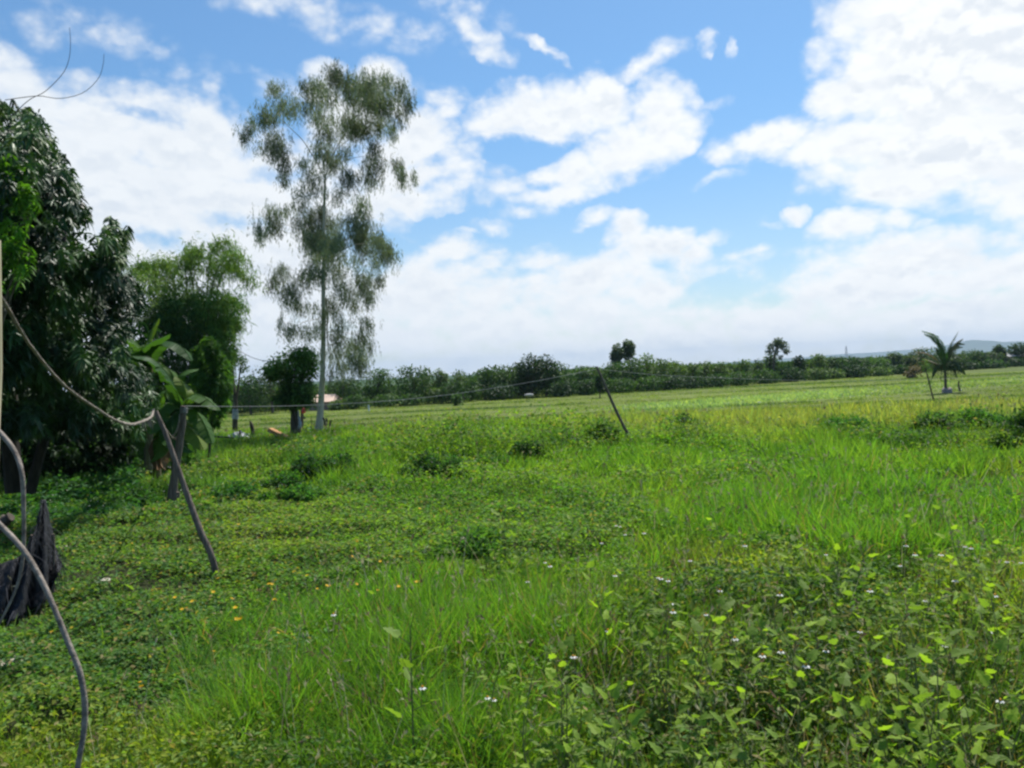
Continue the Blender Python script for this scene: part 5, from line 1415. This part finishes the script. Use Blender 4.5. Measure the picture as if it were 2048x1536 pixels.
# ------------------------------------------------------------------ young coconut palm on the right
def palm():
    g = placed(1894, 786); Y = g.y
    t = thing('palm_tree', 'young coconut palm with one tall frond arching left', 'palm', tuple(g))
    loc = lambda x, y, dy=0.0: np.array(at(x, y, Y + dy)) - np.array(g)
    m = MB(); tube(m, curve_pts([loc(1892, 790), loc(1891, 765), loc(1890, 740)], 8), np.linspace(.13, .09, 8), 9, knobs=.15); m.build('trunk', M['bark'], t)
    H = [1890, 742]
    FR = [([(1888, 745), (1890, 715), (1884, 690), (1870, 670), (1845, 662)], 1.0, (0.05, 0.13, 0.03), -.3, 1), ([(1890, 745), (1893, 718), (1900, 692), (1916, 664)], .5, (0.07, 0.11, 0.04), .3, .6), ([(1890, 745), (1900, 705), (1912, 686), (1925, 678)], .8, (0.08, 0.10, 0.045), -.4, .8),
          ([(1890, 742), (1904, 724), (1914, 728), (1922, 744)], .8, (0.035, 0.08, 0.03), -.7, .9), ([(1890, 742), (1900, 708), (1912, 694), (1924, 694)], .9, (0.04, 0.09, 0.03), .8, .8), ([(1890, 742), (1874, 728), (1862, 722), (1850, 718)], .6, (0.14, 0.13, 0.07), -.5, .7),
          ([(1890, 742), (1875, 735), (1868, 745), (1862, 762)], .6, (0.05, 0.09, 0.035), .3, .7), ([(1890, 742), (1900, 732), (1908, 738), (1914, 756)], .5, (0.04, 0.09, 0.03), -.2, .8), ([(1890, 742), (1880, 712), (1878, 700), (1868, 694)], .6, (0.05, 0.10, 0.03), .8, .7),
          ([(1890, 745), (1872, 718), (1852, 706), (1832, 704)], .5, (0.20, 0.15, 0.09), .4, .5),
          ([(1890, 744), (1902, 700), (1914, 686), (1928, 688)], .9, (0.05, 0.09, 0.035), -.2, .8), ([(1890, 744), (1905, 730), (1920, 734), (1930, 748)], .7, (0.04, 0.085, 0.03), .4, .8), ([(1890, 744), (1880, 728), (1870, 738), (1866, 752)], .5, (0.06, 0.10, 0.035), -.4, .7),
          ([(1890, 745), (1886, 715), (1880, 690), (1862, 676)], 1.0, (0.05, 0.12, 0.03), -.1, .9), ([(1890, 745), (1896, 712), (1904, 694), (1918, 690)], .9, (0.06, 0.10, 0.04), .1, .9), ([(1888, 745), (1888, 715), (1881, 692), (1866, 674), (1850, 668)], 1.0, (0.05, 0.13, 0.03), .05, 1.0)]
    for pts, s, c, dy, w in FR:
        q = curve_pts([loc(x, y, dy * i / (len(pts) - 1)) for i, (x, y) in enumerate(pts)], 46)
        fm = MB(); tube(fm, q, np.linspace(.028, .006, 46), 5, tint=np.array(c) * 1.5)
        T = unit(np.gradient(q, axis=0)); S = unit(np.cross(T, np.array((0, 0, 1.0)) + .01)); k = np.arange(5, 46)
        for sg_ in (-1, 1):
            for rep in range(4):
                D = S[k] * sg_ * .9 + T[k] * .8 + rng.normal(size=(len(k), 3)) * .12; D[:, 2] -= .25
                L = .46 * w * np.sin(np.linspace(.35, 2.9, len(k)))
                leaves(fm, 'long', q[k], D, np.cross(S[k], T[k]), L, .06, jit(np.array(c), len(k), .25, .15), bend=.35)
        fm.build('frond', M['tree'], t)
    m = MB()
    for (x, y, r, n) in ((1900, 745, 22, 260), (1878, 742, 20, 200), (1890, 730, 16, 160), (1915, 738, 16, 150), (1872, 726, 14, 110), (1918, 716, 12, 90)):
        ellipsoid_leaves(m, loc(x, y), np.array((r, r, r * .8)) * Y / FPX, n, 'long', .26, .03, (0.055, 0.085, 0.04), shell=.9, down=.4)
    m.build('lower_leaves', M['tree'], t)
    # sacking mulch ring
    m = MB(); a = np.linspace(0, 6.283, 15)[:-1]
    V = []; 
    for r, z in ((.42, .0), (.40, .30), (.28, .45), (.10, .42)):
        for v in a: V.append((math.cos(v) * r * (1 + .12 * math.sin(3 * v)) + .05, math.sin(v) * r, z * (1 + .2 * math.sin(2 * v + r * 9)) - .03))
    n = len(a); F = [(j * n + i, j * n + (i + 1) % n, (j + 1) * n + (i + 1) % n, (j + 1) * n + i) for j in range(3) for i in range(n)]
    o = MB().add(V, F).build('sacking', M['sack'], smooth=True, origin=(0, 0, 0)); o.location = g
    tag(o, 'grey sacking heaped round the foot of the palm', 'sacking')
    gb2 = placed(1920, 782); blob('plastic_sack', 'small white plastic sack beside the palm sacking', 'sack', (gb2.x, gb2.y, gb2.z + .06), .12, 'whitep', squash=(1.2, .7, .6), seed=3)
    stick('dry_stump', 'small brown stump right of the palm', 'stump', [at(1920, 782, Y), at(1917, 770, Y), at(1918, 762, Y)], [.08, .07, .05], mat='bark', knobs=.3)
palm()
def dead_sapling():
    g = placed(1868, 802); Y = g.y
    t = thing('sapling', 'dying leaning sapling with straw coloured leaves left of the palm', 'sapling', tuple(g))
    loc = lambda x, y, dy=0.0: np.array(at(x, y, Y + dy)) - np.array(g)
    m = MB(); q = curve_pts([loc(1869, 806), loc(1862, 780), loc(1855, 752), loc(1850, 735), loc(1846, 722)], 16); tube(m, q, np.linspace(.06, .035, 16), 7, knobs=.2); m.build('trunk', M['bark'], t)
    m = MB()
    for (x, y, r, n, c) in ((1850, 728, 9, 90, (0.13, 0.22, 0.05)), (1856, 740, 9, 80, (0.12, 0.22, 0.05)), (1860, 765, 7, 50, (0.08, 0.18, 0.03)), (1838, 718, 14, 30, (0.28, 0.20, 0.12)), (1834, 736, 14, 34, (0.34, 0.24, 0.18)), (1850, 718, 6, 30, (0.12, 0.22, 0.05))):
        ellipsoid_leaves(m, loc(x, y), np.array((r, r, r * .9)) * Y / FPX, n, 'leaf', .16, .035, c, shell=.8)
    m.build('crown', M['tree'], t)
dead_sapling()

# ------------------------------------------------------------------ bushes standing in the field
BUSH = [
    (636, 962, 90, 48, (0.030, 0.085, 0.022), 'dark vine-covered bush below the eucalyptus, the biggest mid-field'),
    (566, 985, 66, 34, (0.045, 0.120, 0.026), 'low dark bush just left of the biggest mid-field bush'),
    (600, 1000, 70, 24, (0.055, 0.135, 0.028), 'flat leafy bush in front of the biggest mid-field bush'),
    (478, 1006, 74, 34, (0.045, 0.125, 0.030), 'spreading low bush right of the stout post'),
    (860, 962, 64, 46, (0.040, 0.095, 0.026), 'dark bush with pale dots left of centre'),
    (908, 955, 46, 32, (0.048, 0.115, 0.028), 'small bush right beside the dotted dark bush'),
    (990, 945, 62, 30, (0.050, 0.125, 0.028), 'low bush midway between the dotted bush and the round dark one'),
    (1050, 926, 52, 38, (0.030, 0.080, 0.022), 'round dark bush in the middle of the field'),
    (898, 898, 60, 42, (0.065, 0.160, 0.028), 'bright leafy clump rising from the seed-head grass'),
    (1205, 892, 62, 44, (0.055, 0.115, 0.030), 'brown-tinged weed clump left of the far pole foot'),
    (1322, 905, 50, 28, (0.15, 0.27, 0.030), 'bright yellow-green bush right of the far pole foot'),
    (1360, 862, 46, 26, (0.060, 0.125, 0.035), 'dusky weed clump above the yellow-green bush'),
    (2060, 890, 120, 62, (0.026, 0.070, 0.022), 'large dark bush at the right border'),
    (1965, 868, 70, 44, (0.060, 0.140, 0.032), 'tall leafy weeds left of the large dark bush'),
    (1870, 868, 64, 38, (0.055, 0.110, 0.036), 'brownish weed clump below the dying sapling'),
    (1690, 875, 70, 34, (0.055, 0.145, 0.030), 'leafy weed clump in the right meadow left of the sapling'),
    (958, 1112, 110, 50, (0.075, 0.160, 0.030), 'bushy weed clump in the open green at centre'),
    (1565, 1128, 120, 60, (0.060, 0.140, 0.026), 'dark lush clump at right of centre in the near grass'),
    (270, 1010, 100, 30, (0.050, 0.130, 0.030), 'low creeper mound left of the stout post'),
    (150, 1000, 130, 36, (0.055, 0.135, 0.030), 'long creeper mound behind the shade net'),
]
for (px, by, w, h, c, lab) in BUSH:
    g = ground_at(px, by); k = g.y / FPX
    t = thing('bush', lab, 'bush', tuple(g), 'bushes and clumps standing in the field')
    cm = MB(); st = MB(); W = w * k; H = h * k * (1.4 if g.y > 12 else 1.05)
    lf = 0.026 + 0.0030 * g.y
    nlob = 12
    for i in range(nlob):
        sx = rng.normal() * .36; cen = np.array((sx * W, rng.normal() * .3 * W, H * (.15 + .45 * rng.random()) * max(.3, 1 - abs(sx) * .9)))
        rr = np.array((W * .24, W * .24, H * .34)) * (.5 + .9 * rng.random())
        n = int(7.5 * (w * h) / (lf / k) ** 2 * 4.0 / nlob * 2.1)
        ellipsoid_leaves(cm, cen, rr, max(40, n), 'leaf', lf * 1.25, lf * .7, lerp(np.array(c), C_MID * .7, .3 * rng.random()) * .85 * (.7 + .6 * rng.random()), outward=.6, down=.1, shell=.75, warm=.2)
        tube(st, [(0, 0, -.03), cen * .6, cen], [.012, .009, .004], 4)
    # a few shoots sticking out of the top
    ns = 26
    for i in range(ns):
        a = rng.random() * 6.28; r0 = rng.random() * W * .62
        b0 = np.array((math.cos(a) * r0, math.sin(a) * r0, H * .3)); e = b0 + np.array((rng.normal() * .05, rng.normal() * .05, H * (.35 + .35 * rng.random())))
        tube(st, [(0, 0, -.02), b0, e], [.005, .004, .002], 4)
        m_ = 7; tt = rng.random((m_, 1)); leaves(cm, 'leaf', b0 + (e - b0) * tt, rdir(m_, .3), rdir(m_, 1), lf * 1.1, lf * .55, jit(np.array(c) * 1.2, m_, .3, .2))
    st.build('stems', M['bark'], t)
    cm.build('foliage', M['herb'], t)

# ------------------------------------------------------------------ broad-leaved weeds near the camera at the right
def lobed(mb, P, D, N, L, W, tint, cup=.12):
    """One lobed leaf, a fan of triangles round its midrib, slightly cupped."""
    D = D / np.linalg.norm(D); S = np.cross(D, N); S /= np.linalg.norm(S); N2 = np.cross(S, D)
    o = np.array(LOBE); 
    V = [P + D * .42 * L]
    for (t, s) in o:
        V.append(P + D * t * L + S * s * W + N2 * (cup * W * (abs(s) * 2) ** 1.5) + np.array((0, 0, -.12 * L * t * t)))
    n = len(o)
    F = [(0, 1 + i, 1 + (i + 1) % n) for i in range(n)]
    mb.add(V, F, tint)

def weed_proto(kind, seed):
    """Returns meshes (stem, leaves) of one plant."""
    r = np.random.default_rng(seed)
    st, lf = MB(), MB()
    H = (.54, .66, .46, .58)[seed % 4]
    q = curve_pts([(0, 0, -.03), (r.normal() * .03, r.normal() * .03, H * .5), (r.normal() * .06, r.normal() * .06, H)], 10)
    tube(st, q, np.linspace(.0045, .002, 10), 5)
    for i in range(9 if kind == 'big' else 12):
        p = q[min(9, 1 + i)] if kind == 'big' else q[1 + i % 9]
        a = i * 2.4 + r.random() * .6
        D = np.array((math.cos(a), math.sin(a), .35 + .9 * r.random())); e = p + D / np.linalg.norm(D) * (.05 + .03 * r.random())
        tube(st, [p, e], [.002, .0015], 4)
        c = (np.array((0.185, 0.270, 0.032)) if r.random() < (.75 if seed % 2 else .2) else np.array((0.120, 0.185, 0.032))) * (.8 + .4 * r.random())
        N = np.array((r.normal() * .3, r.normal() * .3, 1.0)) - D * .3
        if kind == 'big':
            lobed(lf, e, D, N, .055 + .040 * r.random(), .046 + .022 * r.random(), c)
        else:
            for dd in (-.8, 0, .8):
                D2 = np.array((math.cos(a + dd), math.sin(a + dd), .2)); leaves(lf, 'long', np.array([e]), np.array([D2]), np.array([N]), .05 + .03 * r.random(), .022, np.array([c * .8]), bend=.3)
    return st.mesh('weed_stem', M['culm']), lf.mesh('weed_leaves', M['herb'])
PROT = [weed_proto('big', i) for i in range(4)] + [weed_proto('fine', 10 + i) for i in range(4)]
def add_weed(px, py, pi, sc, rz, lab, grp):
    g = ground_at(px, py)
    t = thing('broadleaf_weed', lab, 'weed', tuple(g), grp)
    t.rotation_euler = (rng.normal() * .12, rng.normal() * .12, rz); t.scale = (sc, sc, sc)
    for nm, me in zip(('stem', 'leaves'), PROT[pi]):
        o = bpy.data.objects.new(nm, me); COL.objects.link(o); o.parent = t
rs = np.random.default_rng(5)
cnt = 0
LOOK = {0: 'dark lobed-leaf weed', 1: 'tall lime lobed-leaf weed', 2: 'low dark lobed-leaf weed', 3: 'lime lobed-leaf weed', 4: 'dark slender-leaved weed', 5: 'tall lime slender-leaved weed', 6: 'low dark slender-leaved weed', 7: 'lime slender-leaved weed'}
def region(px, py):
    col = 'in the bottom right corner' if px > 1800 else 'right of centre' if px > 1450 else 'near the centre'
    if px > 1800: col = 'towards the right border'
    row = 'along the bottom edge' if py > 1500 else 'in the thick of the near weeds' if py > 1380 else 'behind the nearest weeds' if py > 1250 else 'on the fringe of the lush grass'
    return row + ' ' + col
while cnt < 165:
    px, py = rs.random() * 1120 + 960, 1120 + rs.random() * 640
    if rs.random() > np.clip(((px - 900) / 700) * ((py - 1020) / 330), 0, 1): continue
    k = int(rs.integers(0, 4)) + (0 if rs.random() < .62 else 4)
    rg = region(px, py - 90)
    add_weed(px, py, k, .75 + .5 * rs.random(), rs.random() * 6.28, LOOK[k] + ' ' + rg, LOOK[k] + 's ' + rg)
    cnt += 1
for (px, py, sc, lab) in ((830, 1560, 1.5, 'pale round-leaved weed standing alone at the bottom centre'), (1010, 1130, 1.3, 'yellow-green weed beside the bushy clump at centre'), (760, 1235, 1.0, 'flat bright weed in the middle of the near grass left of centre'), (340, 1330, 1.1, 'bright broad-leaved weed in the near left creepers'), (1040, 1200, 1.1, 'bright weed just below the bushy clump at centre')):
    add_weed(px, py, 0, sc, rs.random() * 6, lab, None)

# ------------------------------------------------------------------ daisies and little yellow flowers
def daisy_meshes():
    st, pt, ds = MB(), MB(), MB()
    H = .42
    tube(st, curve_pts([(0, 0, -.03), (.01, .01, H * .5), (.03, 0, H)], 8), np.linspace(.0022, .0014, 8), 4)
    n = 6; a = np.arange(n) * 6.283 / n
    D = np.stack([np.cos(a), np.sin(a), np.full(n, -.45)], 1)
    leaves(pt, 'quad', np.array([(.03, 0, H)] * n) + D * .003, D, (0, 0, 1.0), .024, .016, (0.82, 0.82, 0.80))
    v = [(.03 + math.cos(x) * r, math.sin(x) * r, H + z) for r, z in ((.0085, .0), (.0075, .006), (.003, .009)) for x in a]
    F = [(j * n + i, j * n + (i + 1) % n, (j + 1) * n + (i + 1) % n, (j + 1) * n + i) for j in range(2) for i in range(n)]
    ds.add(v, F, (0.65, 0.33, 0.02)); ds.add(v[12:18], [tuple(range(6))], (0.65, 0.33, 0.02))
    return st.mesh('daisy_stem', M['culm']), pt.mesh('daisy_petals', M['petal']), ds.mesh('daisy_disc', M['petal'])
DM = daisy_meshes()
DAISY = [(1232, 1050), (1240, 1052), (1250, 1068), (1288, 1065), (1203, 1085), (1090, 1124), (1100, 1131), (1055, 1162), (1230, 1150), (1316, 1154), (1322, 1156), (1336, 1160), (1342, 1206), (1346, 1222), (1412, 1228), (1216, 1260), (1150, 1313), (1146, 1312), (1525, 1310), (1470, 1276), (1652, 1108), (1812, 1090), (1830, 1108), (1882, 1108), (1930, 1092), (1942, 1095), (2014, 1122), (2022, 1120), (2042, 1124), (1910, 1160), (1720, 1262), (1652, 1300), (1562, 1302), (1800, 1130), (1978, 1262), (667, 1228), (975, 1394), (988, 1398), (845, 1374), (1440, 1180), (1380, 1120), (1560, 1188), (1690, 1222), (1850, 1200), (1990, 1190), (1612, 1330), (1740, 1180), (1490, 1090), (1890, 1290), (2000, 1400)]
for (px, py) in DAISY:
    # flower head at that height above the ground
    d = ray(px, py); s = rs.uniform(.8, 1.15)
    Y = (EYE.z - .42 * s) / max(-d.z, .05) * d.y
    p = at(px, py, Y); z0 = gz1(p.x, Y)
    where = ('at the bottom left of centre' if py > 1330 else 'alone left of centre') if px < 1000 else ('in the grass at centre, ' + ('far back' if py < 1100 else 'middle row' if py < 1190 else 'near row')) if px < 1370 else (('in the dense near weeds, ' + ('left part' if px < 1600 else 'right part')) if py > 1170 else 'in the lush grass near the right border' if px > 1900 else 'in the lush grass right of centre')
    t = thing('daisy', 'white daisy with an orange centre ' + where, 'flower', (p.x - .03 * s, Y, z0), 'white daisies ' + where)
    t.scale = (s, s, (p.z - z0) / .42); 
    for nm, me in zip(('stem', 'petals', 'disc'), DM):
        o = bpy.data.objects.new(nm, me); COL.objects.link(o); o.parent = t
def yellow_mesh():
    m = MB(); tube(m, [(0, 0, -.02), (0, 0, .16)], [.0014, .001], 4, tint=(0.06, 0.14, 0.03))
    n = 5; a = np.arange(n) * 6.283 / n; D = np.stack([np.cos(a), np.sin(a), np.full(n, .25)], 1)
    leaves(m, 'quad', np.array([(0, 0, .16)] * n), D, (0, 0, 1.0), .016, .013, (0.72, 0.42, 0.01)); return m.mesh('yellow_flower', M['petal'])
YM = yellow_mesh()
YS = [(395, 1115), (388, 1122), (432, 1110), (476, 1108), (312, 1120), (318, 1206), (354, 1216), (372, 1240), (380, 1240), (398, 1228), (424, 1204), (444, 1230), (328, 1246), (238, 1274), (276, 1294), (343, 1270), (467, 1260), (474, 1244), (470, 1264), (425, 1334), (288, 1392), (288, 1412), (190, 1464), (72, 1500), (535, 1186), (560, 1184), (546, 1190), (534, 1212), (562, 1220), (590, 1236), (512, 1250), (540, 1288), (625, 1184), (640, 1188), (648, 1190), (664, 1204), (752, 1202), (795, 1198), (838, 1194), (862, 1204), (922, 1226), (964, 1230), (695, 1118), (735, 1134), (760, 1138), (725, 1100), (640, 1112), (600, 1090), (500, 1160), (520, 1165), (455, 1180), (300, 1160), (585, 1150), (600, 1160), (700, 1180), (570, 1062), (830, 1030), (770, 1056), (480, 1070), (520, 1100), (420, 1060), (250, 1090), (160, 1390), (220, 1440), (120, 1290)]
for i, (px, py) in enumerate(YS):
    g = ground_at(px, py + 18)
    where = ('in the near left corner' if py > 1300 else 'in the creepers left of the leaning pole' if px < 350 else 'just below the foot of the leaning pole') if px < 460 else (('in the short green right of the pole foot' if py < 1180 else 'below and right of the pole foot') if px < 640 else 'in the short green left of centre')
    o = bpy.data.objects.new('yellow_flower', YM); COL.objects.link(o); o.location = g; s = rs.uniform(.8, 1.3) * (1.0 + .03 * g.y); o.scale = (s, s, s); o.rotation_euler = (rs.normal() * .3, rs.normal() * .3, rs.random() * 6)
    tag(o, 'tiny yellow flower ' + where, 'flower', 'tiny yellow flowers ' + where)

# ------------------------------------------------------------------ the air
def haze():
    mb = MB(); box(mb, -9500, 9500, -1500, 8950, -3.0, 175.0)
    m, nt, out = newmat('thin_blue_air')
    v = nt.nodes.new('ShaderNodeVolumePrincipled'); v.inputs['Color'].default_value = (0.62, 0.80, 1.0, 1); v.inputs['Density'].default_value = 0.00011
    nt.links.new(v.outputs[0], out.inputs['Volume'])
    tag(mb.build('haze', m), 'thin blue air over the plain', 'haze', kind='stuff')
haze()
